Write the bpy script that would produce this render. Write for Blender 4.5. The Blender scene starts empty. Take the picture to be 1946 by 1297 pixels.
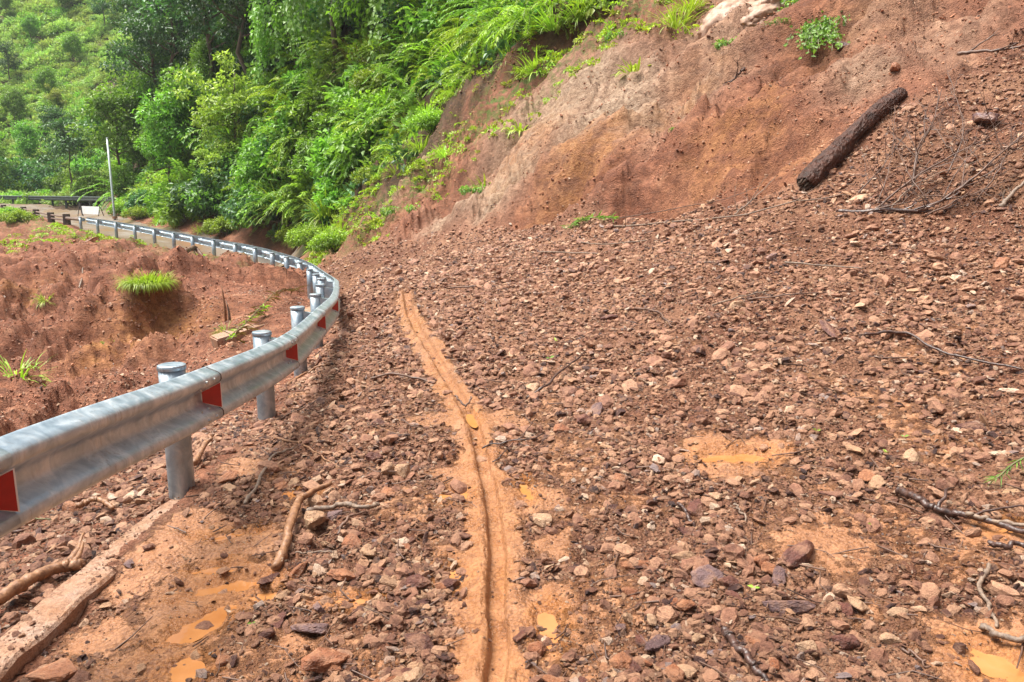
import bpy, bmesh, math, random
import numpy as np
from mathutils import Vector, Matrix, Euler

# ------------------------------------------------------------------ camera, light, exposure
S = bpy.context.scene
COL = S.collection
FPX, CU, CV, CH = 1420.0, 973.0, 648.5, 1.6
PITCH = math.radians(10.6)
SP, CP = math.sin(PITCH), math.cos(PITCH)

cam_d = bpy.data.cameras.new('camera')
cam_d.sensor_width = 36.0
cam_d.lens = FPX / 1946.0 * 36.0
cam_d.clip_start = 0.05
cam_d.clip_end = 1500
cam = bpy.data.objects.new('camera', cam_d)
cam.location = (0, 0, CH)
cam.rotation_euler = (math.radians(90) - PITCH, 0, 0)
COL.objects.link(cam)
S.camera = cam

SUN_EL, SUN_AZ = math.radians(66), math.radians(280)     # azimuth clockwise from +Y: light from the left, slightly behind
world = bpy.data.worlds.new('World')
S.world = world
world.use_nodes = True
wn = world.node_tree
wn.nodes.clear()
w_out = wn.nodes.new('ShaderNodeOutputWorld')
w_bg = wn.nodes.new('ShaderNodeBackground')
w_sky = wn.nodes.new('ShaderNodeTexSky')
w_sky.sky_type = 'NISHITA'
w_sky.sun_disc = False
w_sky.sun_elevation = SUN_EL
w_sky.sun_rotation = SUN_AZ
w_sky.air_density = 1.0
w_sky.dust_density = 4.0
w_hs = wn.nodes.new('ShaderNodeHueSaturation')
w_hs.inputs['Saturation'].default_value = 0.30
wn.links.new(w_sky.outputs[0], w_hs.inputs['Color'])
wn.links.new(w_hs.outputs[0], w_bg.inputs['Color'])
w_bg.inputs['Strength'].default_value = 0.075
wn.links.new(w_bg.outputs[0], w_out.inputs['Surface'])

sun_d = bpy.data.lights.new('sun', 'SUN')
sun_d.energy = 5.0
sun_d.angle = math.radians(38)
sun_d.color = (1.0, 0.95, 0.87)
sun = bpy.data.objects.new('sun', sun_d)
sd = Vector((math.sin(SUN_AZ) * math.cos(SUN_EL), math.cos(SUN_AZ) * math.cos(SUN_EL), math.sin(SUN_EL)))
sun.rotation_euler = sd.to_track_quat('Z', 'Y').to_euler()
sun.location = (0, 0, 60)
COL.objects.link(sun)

S.view_settings.view_transform = 'Standard'
S.view_settings.look = 'None'
S.view_settings.gamma = 1
S.view_settings.use_curve_mapping = False
S.view_settings.exposure = 1.12
S.render.engine = 'CYCLES'
S.cycles.max_bounces = 6
S.cycles.diffuse_bounces = 2
S.cycles.glossy_bounces = 2
S.cycles.transmission_bounces = 3
S.cycles.volume_bounces = 0
S.cycles.transparent_max_bounces = 4

rnd = random.Random(11)
RNG = np.random.default_rng(5)

# ------------------------------------------------------------------ helpers: points, noise
def P(u, v, z):
    """world point seen at pixel (u, v) of the survey photograph at depth z"""
    a, b = (u - CU) / FPX, (v - CV) / FPX
    return np.array((a * z, z * (CP - b * SP), CH - z * (SP + b * CP)))

def _hash(ix, iy, seed):
    n = (ix.astype(np.int64) * 374761393 + iy.astype(np.int64) * 668265263 + seed * 982451653) & 0xFFFFFFFF
    n = ((n ^ (n >> 13)) * 1274126177) & 0xFFFFFFFF
    n = n ^ (n >> 16)
    return (n & 0xFFFFFF) / float(0xFFFFFF)

def perlin(x, y, seed=0):
    x = np.asarray(x, float); y = np.asarray(y, float)
    ix = np.floor(x).astype(np.int64); iy = np.floor(y).astype(np.int64)
    fx = x - ix; fy = y - iy
    ux = fx * fx * fx * (fx * (fx * 6 - 15) + 10); uy = fy * fy * fy * (fy * (fy * 6 - 15) + 10)
    def g(dx, dy):
        a = _hash(ix + dx, iy + dy, seed) * 2 * math.pi
        return np.cos(a) * (fx - dx) + np.sin(a) * (fy - dy)
    return ((g(0, 0) * (1 - ux) + g(1, 0) * ux) * (1 - uy) + (g(0, 1) * (1 - ux) + g(1, 1) * ux) * uy) * 1.5

def fbm(x, y, oct=4, seed=0, gain=.5, ridged=False):
    s = 0; a = 1.0; t = 0; f = 1.0
    for o in range(oct):
        n = perlin(np.asarray(x) * f + 17.3 * o, np.asarray(y) * f - 9.1 * o, seed + o)
        if ridged: n = 1 - 2 * np.abs(n)
        s = s + a * n; t += a; a *= gain; f *= 2.03
    return s / t

def clods(x, y, seed=0):
    """rounded lumps: 1 at a lump's centre, 0 at its rim"""
    x = np.asarray(x, float); y = np.asarray(y, float)
    ix = np.floor(x).astype(np.int64); iy = np.floor(y).astype(np.int64)
    best = np.zeros_like(x)
    for dx in (-1, 0, 1):
        for dy in (-1, 0, 1):
            cx = ix + dx; cy = iy + dy
            px = cx + _hash(cx, cy, seed); py = cy + _hash(cx, cy, seed + 7)
            r = .30 + .5 * _hash(cx, cy, seed + 13)
            d2 = ((x - px) ** 2 + (y - py) ** 2) / r ** 2
            best = np.maximum(best, r * np.sqrt(np.clip(1 - d2, 0, 1)))
    return best

def sstep(a, b, x):
    t = np.clip((x - a) / (b - a), 0, 1)
    return t * t * (3 - 2 * t)

# ------------------------------------------------------------------ survey: guardrail posts (pixel x, pixel y of top, depth)
RAILK = [(-1750, 960, 1.0), (-700, 868, 1.7), (-55, 775, 2.75), (325, 687, 4.1), (497, 626, 5.9), (565, 580, 7.7), (599, 556, 9.6), (608, 538, 11.5), (610, 527, 13.3),
         (600, 519, 15.0), (588, 510, 16.8), (569, 497, 18.6), (544, 487, 20.3), (517, 479, 22.1), (484, 470, 23.7), (446, 462, 25.3),
         (405, 455, 27.0), (365, 448, 28.6), (329, 441.5, 30.3), (292, 434.5, 32.0), (255, 428, 33.8), (219, 422, 35.6), (184, 416.5, 37.4),
         (152, 412, 39.2)]
POST = [P(*k) for k in RAILK[3:]]
POST = [np.array((-1.72, -5.8, 1.06)), np.array((-1.72, -3.8, 1.06)), np.array((-1.73, -1.8, 1.05)), np.array((-1.80, .15, .92)), np.array((-1.83, 2.27, .89))] + POST
POST = np.array(POST)
RAIL_H = .80

# ------------------------------------------------------------------ terrain control points
G = []
def gp(u, v, z): G.append(P(u, v, z))
def gw(x, y, z): G.append(np.array((x, y, z), float))
for i, p in enumerate(POST):                     # ground along the rail
    h = p[2] - RAIL_H if p[1] > 2.5 else -.01
    gw(p[0], p[1], h)
for (u, v, z) in [(200, 1297, 2.62), (600, 1297, 2.55), (973, 1297, 2.53), (1400, 1297, 2.5), (1946, 1297, 2.44), (550, 1100, 3.22), (973, 1100, 3.2),
                  (1400, 1100, 3.12), (1900, 1100, 3.0), (480, 960, 4.0), (700, 930, 4.12), (973, 930, 4.1), (1400, 930, 3.85), (1900, 930, 3.7),
                  (700, 800, 5.25), (973, 800, 5.2), (1200, 800, 4.95), (1400, 800, 4.7), (1650, 800, 4.5), (1900, 800, 4.4), (640, 720, 6.5), (760, 700, 6.7), (973, 700, 6.5),
                  (1200, 700, 6.0), (1400, 700, 5.7), (1650, 700, 5.4), (1900, 700, 5.2), (680, 630, 8.2), (790, 620, 8.3), (973, 620, 8.0), (1200, 620, 7.2),
                  (1400, 600, 6.7), (1650, 600, 6.3), (1900, 600, 6.1), (700, 560, 10.6), (820, 560, 10.2), (973, 560, 9.6), (1200, 540, 8.8), (1400, 510, 8.0),
                  (1650, 500, 7.5), (1900, 500, 7.0), (690, 520, 13.5), (850, 500, 13.0), (1000, 480, 12.5), (1200, 460, 10.8), (1400, 430, 9.2), (1650, 400, 8.5),
                  (1900, 400, 7.9), (650, 492, 18.5), (760, 465, 18.5), (860, 440, 17.5), (1000, 425, 15.0), (1120, 412, 13.0), (1260, 410, 11.2),
                  # slide face
                  (1400, 330, 10.6), (1530, 330, 9.7), (1700, 190, 10.2), (1750, 300, 8.9), (1900, 300, 8.3), (1900, 200, 9.0), (1900, 100, 9.8), (1900, 0, 10.8),
                  (1800, 100, 10.4), (1700, 60, 11.6), (1600, 0, 13.4), (1500, 100, 12.8), (1400, 0, 16.4), (1400, 200, 12.3), (1250, 100, 17.0), (1250, 250, 13.6), (1200, 0, 20.0),
                  (1100, 120, 19.2), (1100, 250, 16.0), (1050, 340, 15.5), (950, 200, 21.2), (930, 330, 18.8), (860, 380, 19.4), (1000, 90, 21.6), (800, 300, 23.5),
                  (720, 380, 25.0), (780, 430, 20.5), (700, 455, 22.5), (650, 415, 28.0),
                  # hill foot along the far road edge
                  (640, 478, 28.5), (580, 472, 33.5), (520, 464, 35.5), (400, 447, 39.0), (300, 427, 43), (240, 410, 48),
                  # planted hillside
                  (600, 380, 33), (600, 200, 36), (600, 0, 41), (750, 200, 30), (750, 0, 35), (900, 60, 29), (900, -200, 33), (480, 380, 39), (480, 200, 45), (480, 0, 52),
                  (380, 380, 44), (380, 200, 52), (380, 0, 60), (320, 380, 48), (310, 200, 58), (310, 20, 68), (1150, -250, 25), (1400, -300, 20), (1700, -300, 15.5), (2200, -200, 12), (2300, 300, 7.0),
                  (2300, 600, 5.0), (2300, 1000, 3.0),
                  # far road
                  (225, 405, 50), (200, 393, 60), (100, 389, 68), (0, 387, 71), (-200, 385, 74), (128, 429, 43), (98, 423, 47), (70, 415, 52), (45, 409, 57), (0, 404, 60), (-200, 402, 62),
                  (100, 396, 58), (50, 395, 65), (160, 397.5, 54), (0, 394, 66), (-100, 394, 67), (100, 386.5, 74), (0, 384, 79), (200, 389, 66), (60, 387, 72), (240, 402, 51), (235, 395, 55), (225, 388, 62), (215, 380, 70), (-150, 384, 80), (270, 405, 50), (262, 380, 57),
                  # far hillside behind it
                  (220, 372, 80), (0, 365, 86), (-300, 365, 88), (0, 250, 98), (200, 250, 94), (-300, 250, 100), (0, 100, 118), (250, 100, 112), (-300, 100, 118), (0, -80, 140), (300, -80, 135), (-400, -80, 140),
                  (420, 50, 105), (500, -60, 112),
                  # inner slope left of the rail
                  (560, 520, 19.0), (545, 545, 16.8), (480, 505, 22.0), (400, 497, 25.0), (300, 480, 29.0), (200, 466, 33.0), (100, 447, 37.5), (0, 440, 39), (-200, 440, 41),
                  (0, 500, 25), (150, 495, 26), (300, 520, 20.5), (430, 520, 18.8), (470, 560, 15.0), (535, 585, 12.6), (285, 556, 15.2), (380, 560, 15.6), (100, 590, 15.5), (0, 580, 16.5), (-200, 580, 17),
                  (285, 600, 14.6), (240, 612, 14.2), (330, 600, 14.3), (285, 690, 13.3), (240, 720, 12.6), (370, 650, 12.8), (60, 530, 20), (120, 560, 17.2), (50, 590, 16.4), (60, 640, 15.2), (150, 640, 14.3), (285, 780, 11.6), (100, 720, 12.6), (0, 720, 13.0), (0, 800, 10.6), (150, 800, 10.0), (430, 650, 10.2), (-300, 800, 11)]:
    gp(u, v, z)
for w in [(-2.6, 1, -.02), (-2.7, 4, -.05), (-2.9, 6.0, -.08), (-3.5, 9.0, -.3), (-3.6, 3, -.5), (-3.9, 6, -.7), (-5.5, 2, -1.5), (-5, 7, -1.2), (-9, 0, -2.3), (-9, 6, -2.0), (-20, 0, -5), (-20, 8, -4), (-40, 5, -8), (-40, 25, -3.5),
          (-2.6, -6, -.02), (-5, -6, -1.4), (-12, -8, -3), (0, 0, 0), (0, -6, 0), (3, 0, .15), (3, -6, .15), (6, 0, 1.2), (6, -6, 1.0), (9, 3, 4.0), (10, -6, 4.5), (14, 3, 8), (16, -8, 10),
          (12, 12, 9.5), (16, 20, 15), (5, 26, 11.5), (2, 34, 14.5), (-4, 45, 17), (-12, 60, 20), (-20, 75, 24), (25, 30, 20), (20, 60, 28), (0, 90, 36), (-30, -30, -7), (0, -40, 1), (30, -30, 18), (60, 20, 40), (60, 100, 60),
          (-100, 0, -14), (-120, 60, 0), (-150, 120, 25), (-60, 200, 60), (60, 200, 80), (-160, 200, 55), (-60, 20, -7)]:
    gw(*w)
G = np.array(G)
GC = 0.9
_d = np.sqrt(((G[:, None, :2] - G[None, :, :2]) ** 2).sum(-1) + GC ** 2)
_n = len(G)
_A = np.zeros((_n + 3, _n + 3))
_A[:_n, :_n] = -_d + np.eye(_n) * 0.06
_A[:_n, _n] = 1; _A[:_n, _n + 1:] = G[:, :2]; _A[_n, :_n] = 1; _A[_n + 1:, :_n] = G[:, :2].T
_w = np.linalg.solve(_A, np.concatenate([G[:, 2], np.zeros(3)]))

def base_h(x, y):
    x = np.asarray(x, float); y = np.asarray(y, float)
    sh = x.shape; x = x.ravel(); y = y.ravel()
    out = np.empty_like(x)
    for i in range(0, len(x), 40000):
        xs, ys = x[i:i + 40000], y[i:i + 40000]
        d = np.sqrt((xs[:, None] - G[None, :, 0]) ** 2 + (ys[:, None] - G[None, :, 1]) ** 2 + GC ** 2)
        out[i:i + 40000] = -d @ _w[:_n] + _w[_n] + xs * _w[_n + 1] + ys * _w[_n + 2]
    return out.reshape(sh)

def at(u, v, zmin=1.5, zmax=160):
    """ground point seen at pixel (u, v)"""
    z = zmin * (zmax / zmin) ** np.linspace(0, 1, 400)
    a, b = (u - CU) / FPX, (v - CV) / FPX
    X = a * z; Y = z * (CP - b * SP); Z = CH - z * (SP + b * CP)
    d = Z - base_h(X, Y)
    k = np.where(d < 0)[0]
    if len(k) == 0: return P(u, v, zmax)
    k = k[0]
    if k == 0: return P(u, v, z[0])
    t = d[k - 1] / (d[k - 1] - d[k])
    zz = z[k - 1] + t * (z[k] - z[k - 1])
    return P(u, v, zz)

def polydist(x, y, poly, closed=True):
    """signed distance to a polygon in plan (positive inside) or distance to an open line"""
    p = np.asarray(poly, float)[:, :2]
    n = len(p)
    best = np.full(x.shape, 1e9); inside = np.zeros(x.shape, bool)
    for i in range(n if closed else n - 1):
        a = p[i]; b = p[(i + 1) % n]
        ab = b - a; L = (ab ** 2).sum() + 1e-12
        t = np.clip(((x - a[0]) * ab[0] + (y - a[1]) * ab[1]) / L, 0, 1)
        best = np.minimum(best, (x - a[0] - t * ab[0]) ** 2 + (y - a[1] - t * ab[1]) ** 2)
        if closed:
            c = ((a[1] > y) != (b[1] > y))
            xi = (b[0] - a[0]) * (y - a[1]) / (b[1] - a[1] + 1e-12) + a[0]
            inside ^= c & (x < xi)
    d = np.sqrt(best)
    return np.where(inside, d, -d) if closed else d

# ------------------------------------------------------------------ zones in plan
def line(px): return [at(*q)[:2] for q in px]
edge_top = line([(640, 484), (700, 470), (770, 452), (860, 437), (1000, 424), (1100, 414), (1240, 410), (1340, 396), (1440, 368), (1520, 338), (1620, 290), (1700, 215), (1790, 150), (1900, 90)])
DEBRIS = [np.array(q) for q in [(-1.6, -8)]] + [p[:2] + np.array((.1, 0)) for p in POST[2:14]] + [np.array(q) for q in edge_top] + [np.array((9, 9)), np.array((8.5, 4)), np.array((7, -8))]
TRK = np.array(line([(931, 1297), (935, 1200), (936, 1100), (934, 1000), (925, 930), (906, 850), (884, 785), (850, 720), (816, 670), (787, 620), (773, 580), (768, 556)]))
TRK = np.vstack([[TRK[0][0] - .02, .5], TRK])
ROAD_OUT = [P(640, 479, 28), P(580, 472, 33.3), P(520, 464.5, 35.3), P(400, 448, 38.8), P(300, 428, 42.8), P(228, 407, 49.5), P(200, 393, 60), P(100, 389, 68), P(0, 387, 71), P(-200, 385, 74), P(-500, 385, 76)]
ROAD_IN = [p for p in POST[15:]] + [P(128, 429, 43), P(98, 423, 47), P(70, 415, 52), P(45, 409, 57), P(0, 404, 60), P(-200, 402, 62), P(-500, 402, 63)]
VEG = [at(*q)[:2] for q in [(228, 388), (250, 408), (420, 436), (560, 452), (650, 440), (668, 400), (700, 370), (760, 350), (800, 300), (850, 235), (930, 160), (1010, 100), (1100, 55), (1180, 5)]] + \
      [np.array(q) for q in [(8, 26), (20, 60), (0, 120), (-35, 95)]] + [at(260, 60)[:2], at(235, 250)[:2]]
VEG = [np.array(q) for q in VEG]
GREENEDGE = line([(640, 440), (690, 400), (760, 380), (830, 310), (900, 240), (980, 170), (1060, 110), (1150, 60), (1230, 10)])
def blobs(px): return [(at(u, v)[:2], r, w) for (u, v, r, w) in px]
PALE = blobs([(1010, 225, 1.3, .7), (1080, 205, 1.4, 1), (1160, 192, 1.3, 1), (1225, 195, .8, .9), (1050, 245, .9, .7), (1330, 165, .8, .6), (1790, 60, .8, .4), (1690, 40, .7, .4), (860, 410, .9, 1), (910, 385, 1.0, 1), (960, 370, .8, 1), (830, 430, .6, .8), (940, 350, .7, .8),
              (1400, 30, 1.4, .6), (1335, 170, .9, .5), (1860, 310, .7, .9), (1900, 270, .5, .8), (1630, 160, .5, .6), (780, 330, 1.2, .7)])
MUDB = blobs([(380, 1010, .18, 1), (330, 1060, .22, 1), (450, 1040, .22, .9), (400, 1130, .25, 1), (270, 1100, .2, 1), (470, 1110, .2, .8), (360, 1200, .22, .9), (200, 1210, .18, .9), (340, 1280, .15, .9), (560, 980, .18, .7), (630, 1130, .15, .7), (240, 1270, .12, .8), (530, 1220, .12, .7),
              (700, 1150, .12, .6), (870, 1060, .14, .9), (870, 1150, .1, .9), (870, 900, .18, 1), (840, 800, .2, 1), (960, 800, .2, .8), (1000, 950, .2, 1), (1030, 1150, .14, .9), (1050, 1040, .12, .7), (1390, 862, .3, 1), (1440, 850, .2, .9), (1300, 870, .15, .6),
              (1560, 1040, .2, .8), (1600, 1080, .15, .6), (1480, 985, .15, .5), (1900, 1250, .25, 1), (1920, 1020, .15, .9), (1260, 990, .12, .5), (1650, 1190, .12, .5), (1720, 1230, .1, .5), (1780, 760, .2, .5), (1100, 900, .15, .6),
              (690, 522, .5, .55), (655, 508, .5, .5), (672, 540, .4, .55), (880, 490, .7, .3), (1500, 460, .4, .4), (1560, 930, .14, .6), (1250, 1230, .12, .5), (1100, 1270, .12, .6), (750, 1260, .12, .5), (1180, 1090, .1, .4),
              (1840, 850, .14, .5), (1700, 900, .12, .5), (440, 900, .2, .9), (420, 870, .15, .7)])
ORANGE = blobs([(285, 650, 1.1, 1), (240, 690, .8, 1), (330, 630, .7, .8), (30, 560, .8, .7), (1100, 330, 1.0, .8), (1290, 390, .7, .8), (1000, 300, 1, .5), (1320, 150, .9, .6), (1600, 70, .8, .3), (1840, 330, .6, .8), (1500, 300, .6, .5), (1150, 300, .8, .5), (1400, 260, .8, .6)])
def blobmask(x, y, bl):
    m = np.zeros(x.shape)
    wx = x + .12 * perlin(x * 3.1, y * 3.1, 91); wy = y + .12 * perlin(x * 3.1, y * 3.1, 92)
    for c, r, w in bl:
        k = np.nonzero(np.abs(x - c[0]) + np.abs(y - c[1]) < 3.2 * r + .3)[0]
        if not len(k): continue
        d2 = ((wx[k] - c[0]) ** 2 + (wy[k] - c[1]) ** 2) / r ** 2
        m[k] = np.maximum(m[k], w * np.exp(-d2 ** 1.5 * .7))
    return m
PUD = []
for (u, v, rx, ry, rot) in [(432, 1112, .13, .045, .25), (385, 1183, .05, .14, -.5), (352, 1272, .045, .06, 0), (415, 1082, .08, .03, .1), (440, 1015, .1, .03, .1), (897, 796, .026, .12, .18),
                            (1402, 862, .16, .07, 0), (1905, 1262, .06, .09, .6), (862, 1095, .05, .06, 0), (1045, 1190, .03, .11, .1), (1925, 1000, .08, .03, .1), (560, 935, .07, .04, .2), (865, 940, .06, .07, 0),
                            (505, 1130, .05, .03, 0), (1000, 930, .02, .12, .2), (680, 1140, .07, .02, 0)]:
    p = at(u, v)
    t_ = np.linspace(0, 2 * math.pi, 16)
    ex_, ey_ = rx * 1.35 * np.cos(t_), ry * 1.35 * np.sin(t_)
    lv = float(base_h(p[0] + ex_ * math.cos(rot) - ey_ * math.sin(rot), p[1] + ex_ * math.sin(rot) + ey_ * math.cos(rot)).min()) + .002
    PUD.append((p[0], p[1], rx, ry, rot, lv))

LOGLINE = [P(1533, 318, 9.35)[:2], P(1708, 196, 10.2)[:2]]
KERB_X0, KERB_X1 = -1.92, -1.755
def zones(x, y):
    z = {}
    wob = .25 * perlin(x * 1.3, y * 1.3, 41) + .12 * perlin(x * 4, y * 4, 42)
    far = np.clip(np.hypot(x, y) / 12, 0.15, 1.6)
    z['debris'] = sstep(-.25, .25, polydist(x, y, DEBRIS) / far + wob)
    z['mud'] = np.maximum(blobmask(x, y, MUDB), .56 * sstep(.12, .44, fbm(x * 1.5, y * 1.5, 4, 44) + .16 - .05 * np.maximum(y - 3, 0)))
    dt = polydist(x, y, TRK, False)
    band = np.exp(-((dt + .07 * perlin(x * 5, y * 5, 3) + .05 * perlin(x * 15, y * 15, 4)) / .155) ** 4) * sstep(12.6, 9.0, y + .8 * perlin(x * 2, y * 2, 6))
    z['track'] = band
    z['dt'] = dt
    wt = np.zeros(x.shape)
    for (cx, cy, rx, ry, rot, lv) in PUD:
        k = np.nonzero(np.abs(x - cx) + np.abs(y - cy) < 5 * max(rx, ry))[0]
        if len(k):
            cc, sn = math.cos(rot), math.sin(rot)
            q = np.sqrt((((x[k] - cx) * cc + (y[k] - cy) * sn) / (rx + .03)) ** 2 + ((-(x[k] - cx) * sn + (y[k] - cy) * cc) / (ry + .03)) ** 2)
            wt[k] = np.maximum(wt[k], sstep(2.2, 1.0, q + .5 * perlin(x[k] * 9, y[k] * 9, 57)))
    s_ = x - np.interp(y, TRK[:, 1], TRK[:, 0]) - .02
    wt = np.maximum(wt, .62 * z['track'] * sstep(-.25, .2, fbm(x * 4, y * 1.5, 3, 59) + .1)) if 'track' in z else wt
    z['wet'] = np.maximum(wt, np.exp(-((s_ - .02) / .05) ** 2) * sstep(11, 9, y) * (.55 + .9 * perlin(x * 0 + 2, y * 2.5, 58)))
    z['pale'] = blobmask(x, y, PALE)
    z['orange'] = blobmask(x, y, ORANGE)
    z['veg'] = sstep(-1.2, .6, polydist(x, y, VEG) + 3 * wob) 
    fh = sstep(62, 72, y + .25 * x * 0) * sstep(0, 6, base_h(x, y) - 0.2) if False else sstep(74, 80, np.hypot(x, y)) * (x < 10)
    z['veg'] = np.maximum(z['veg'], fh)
    dr = polydist(x, y, [p[:2] for p in ROAD_IN] + [p[:2] for p in ROAD_OUT[::-1]])
    z['road'] = sstep(-1.2, -.2, dr)
    z['dr'] = dr
    ge = polydist(x, y, GREENEDGE, False)
    z['green'] = np.exp(-(ge / 1.3) ** 2) * sstep(-.35, .35, fbm(x * .9, y * .9, 3, 61) + .1)
    v2 = sstep(-4.5, -.3, dr) * (1 - z['road']) * (y > 17)
    z['verge'] = v2 * sstep(-.3, .3, fbm(x * .5, y * .5, 3, 64) + .1)
    return z

_PR = [p[:2] for p in POST]
def polydist_rail(x, y): return polydist(x, y, _PR, False)
def height(x, y, full=True, zn=None):
    x = np.asarray(x, float); y = np.asarray(y, float)
    if x.ndim > 1: return height(x.ravel(), y.ravel(), full).reshape(x.shape)
    h = base_h(x, y)
    z = zn or zones(x, y)
    r = np.hypot(x, y)
    smooth = np.clip(np.maximum(z['mud'], z['track']), 0, 1)
    D = z['debris'] * (1 - z['road'])
    wild = (1 - z['debris']) * (1 - z['road'])
    nr = np.where((x < 0) & (y < 17), sstep(.9, 3.2, polydist_rail(x, y)), 1.0)
    wild = wild * nr * sstep(.15, .9, polydist(x, y, LOGLINE, False))
    # debris relief: heaps, lumps, clods
    h = h + D * (.055 * fbm(x * 1.1, y * 1.1, 3, 1) * sstep(2, 5, r) + (1 - smooth) * (.030 * fbm(x * 5, y * 5, 4, 2) + .050 * clods(x * 5.5, y * 5.5, 3) + .032 * clods(x * 12, y * 12, 4) + .018 * clods(x * 27, y * 27, 5) - .028)
                  + smooth * (.010 * fbm(x * 7, y * 7, 4, 6) + .014 * clods(x * 13, y * 13, 8) * (perlin(x * 4, y * 4, 9) > -.05) + .008 * clods(x * 29, y * 29, 10)))
    # slide face: rills running down the slope, slumps and steps
    wx = x + .5 * fbm(x * .5, y * .5, 2, 20); wy = y + .5 * fbm(x * .5, y * .5, 2, 21)
    rill = fbm((wx * .45 + wy * .9) * 1.5, (wx * .9 - wy * .45) * .38, 4, 23, ridged=True)
    near = 1 / (1 + (r / 60) ** 2)
    lb = sstep(-2.6, -5.0, x) * (y < 30) * sstep(1.0, 3.0, np.abs(polydist_rail(x, y)))
    led = fbm(x * .55 + 9, y * .55, 2, 31) + .05 * fbm(x * 3, y * 3, 2, 38)
    led = sstep(-.04, .03, led) + sstep(.12, .17, led) + sstep(-.22, -.16, led)
    dn = (wx * .9 - wy * .45)
    gul = fbm((wx * .45 + wy * .9) * .8 + 3, dn * .16, 3, 32)
    h = h + wild * near * (.22 * fbm(wx * .7, wy * .7, 4, 24) + .36 * (rill - .3) - .50 * sstep(.02, .20, gul) * (1 - lb) + .08 * fbm(x * 3.1, y * 3.1, 5, 25, ridged=True) * (1 - .5 * lb) + .020 * fbm(x * 8, y * 8, 3, 36, ridged=True) + .030 * clods(x * 3, y * 3, 26) + (.012 + .02 * lb) * clods(x * 8, y * 8, 27) + .012 * lb * clods(x * 17, y * 17, 30))
    h = h + wild * near * (.19 * (1 - lb) + .27 * lb) * (led - 1.4)
    h = h + wild * lb * near * .20 * fbm(x * 1.5, y * 1.5, 4, 34)
    h = h + wild * sstep(60, 90, r) * .8 * fbm(x * .12, y * .12, 4, 28)
    # the wheel rut and its shallower neighbour
    if full:
        fy = sstep(11.5, 10, y)
        dt = z['dt']
        px = np.interp(y, TRK[:, 1], TRK[:, 0])
        s = (x - px) * np.interp(y, [2, 7, 11], [1, .8, .75]) - .02
        wob = .012 * perlin(y * 3, x * 0 + 1, 77) + .004 * perlin(y * 14, x * 0 + 1, 78)
        s = s + wob
        rut = sstep(.044, .026, np.abs(s))
        h = h - fy * .046 * rut + fy * .020 * np.exp(-((s + .066) / .022) ** 2) * (.6 + .8 * clods(x * 30, y * 30, 87)) + fy * .010 * np.exp(-((s - .075) / .03) ** 2) * (.6 + .8 * clods(x * 24, y * 24, 88))
        s2 = s - .155
        h = h - fy * .018 * np.exp(-(s2 / .03) ** 2) * (.75 + .35 * np.sin(y * 120 + s2 * 60)) + fy * .008 * np.exp(-((s2 - .06) / .02) ** 2)
        h = h - fy * .006 * z['track'] * np.maximum(0, np.sin(y * 90 + s * 50)) * np.exp(-((s - .03) / .05) ** 2)
    # puddles
    for (cx, cy, rx, ry, rot, lv) in PUD:
        c, sn = math.cos(rot), math.sin(rot)
        k = np.nonzero(np.abs(x - cx) + np.abs(y - cy) < 4 * max(rx, ry))[0]
        if not len(k): continue
        X, Y = x[k], y[k]
        dx = (X - cx) * c + (Y - cy) * sn; dy = -(X - cx) * sn + (Y - cy) * c
        q = np.sqrt((dx / rx) ** 2 + (dy / ry) ** 2) + .55 * perlin(X * 13, Y * 13, 55) + .25 * perlin(X * 37, Y * 37, 56)
        w = sstep(1.9, .8, q)
        h[k] = h[k] * (1 - w) + (lv - .016) * w
    # beside the kerb: road mud lies lower than its top at the near end
    kx = sstep(.35, .0, np.abs(x + 1.84) - .12) * sstep(5.2, 4.2, y)
    h = h * (1 - kx) + (np.where(x > -1.82, -.060 + .064 * sstep(2.75, 3.25, y), -.050) + .03 * fbm(x * 9, y * 9, 3, 71) + .012 * clods(x * 14, y * 14, 72)) * kx
    # road bed
    h = h - .10 * z['road'] * sstep(0.2, 1.0, z['dr'])
    return h

# ------------------------------------------------------------------ materials
def mat(name):
    m = bpy.data.materials.new(name); m.use_nodes = True
    nt = m.node_tree; nt.nodes.clear()
    return m, nt
def N(nt, t, **kw):
    n = nt.nodes.new(t)
    for k, v in kw.items():
        if hasattr(n, k): setattr(n, k, v)
    return n
def noise(nt, vec, scale, detail=4, rough=.55, dist=0):
    n = N(nt, 'ShaderNodeTexNoise'); n.inputs['Scale'].default_value = scale; n.inputs['Detail'].default_value = detail
    n.inputs['Roughness'].default_value = rough; n.inputs['Distortion'].default_value = dist
    nt.links.new(vec, n.inputs['Vector']); return n.outputs['Fac']
def ramp(nt, fac, stops):
    r = N(nt, 'ShaderNodeValToRGB'); e = r.color_ramp.elements
    while len(e) < len(stops): e.new(.5)
    for i, (p, c) in enumerate(stops):
        e[i].position = p; e[i].color = (c, c, c, 1) if isinstance(c, (int, float)) else (*c, 1)
    nt.links.new(fac, r.inputs['Fac']); return r.outputs['Color']
def mix(nt, fac, a, b, mode='MIX'):
    m = N(nt, 'ShaderNodeMix'); m.data_type = 'RGBA'; m.blend_type = mode
    for k, s, v in ((0, m.inputs[0], fac), (1, m.inputs[6], a), (2, m.inputs[7], b)):
        if isinstance(v, (int, float)): s.default_value = v if k == 0 else (v, v, v, 1)
        elif isinstance(v, tuple): s.default_value = (*v, 1)
        else: nt.links.new(v, s)
    return m.outputs[2]
def math_(nt, op, a, b=0.0, clamp=False):
    m = N(nt, 'ShaderNodeMath'); m.operation = op; m.use_clamp = clamp
    for s, v in ((m.inputs[0], a), (m.inputs[1], b)):
        if isinstance(v, (int, float)): s.default_value = v
        else: nt.links.new(v, s)
    return m.outputs[0]
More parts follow.
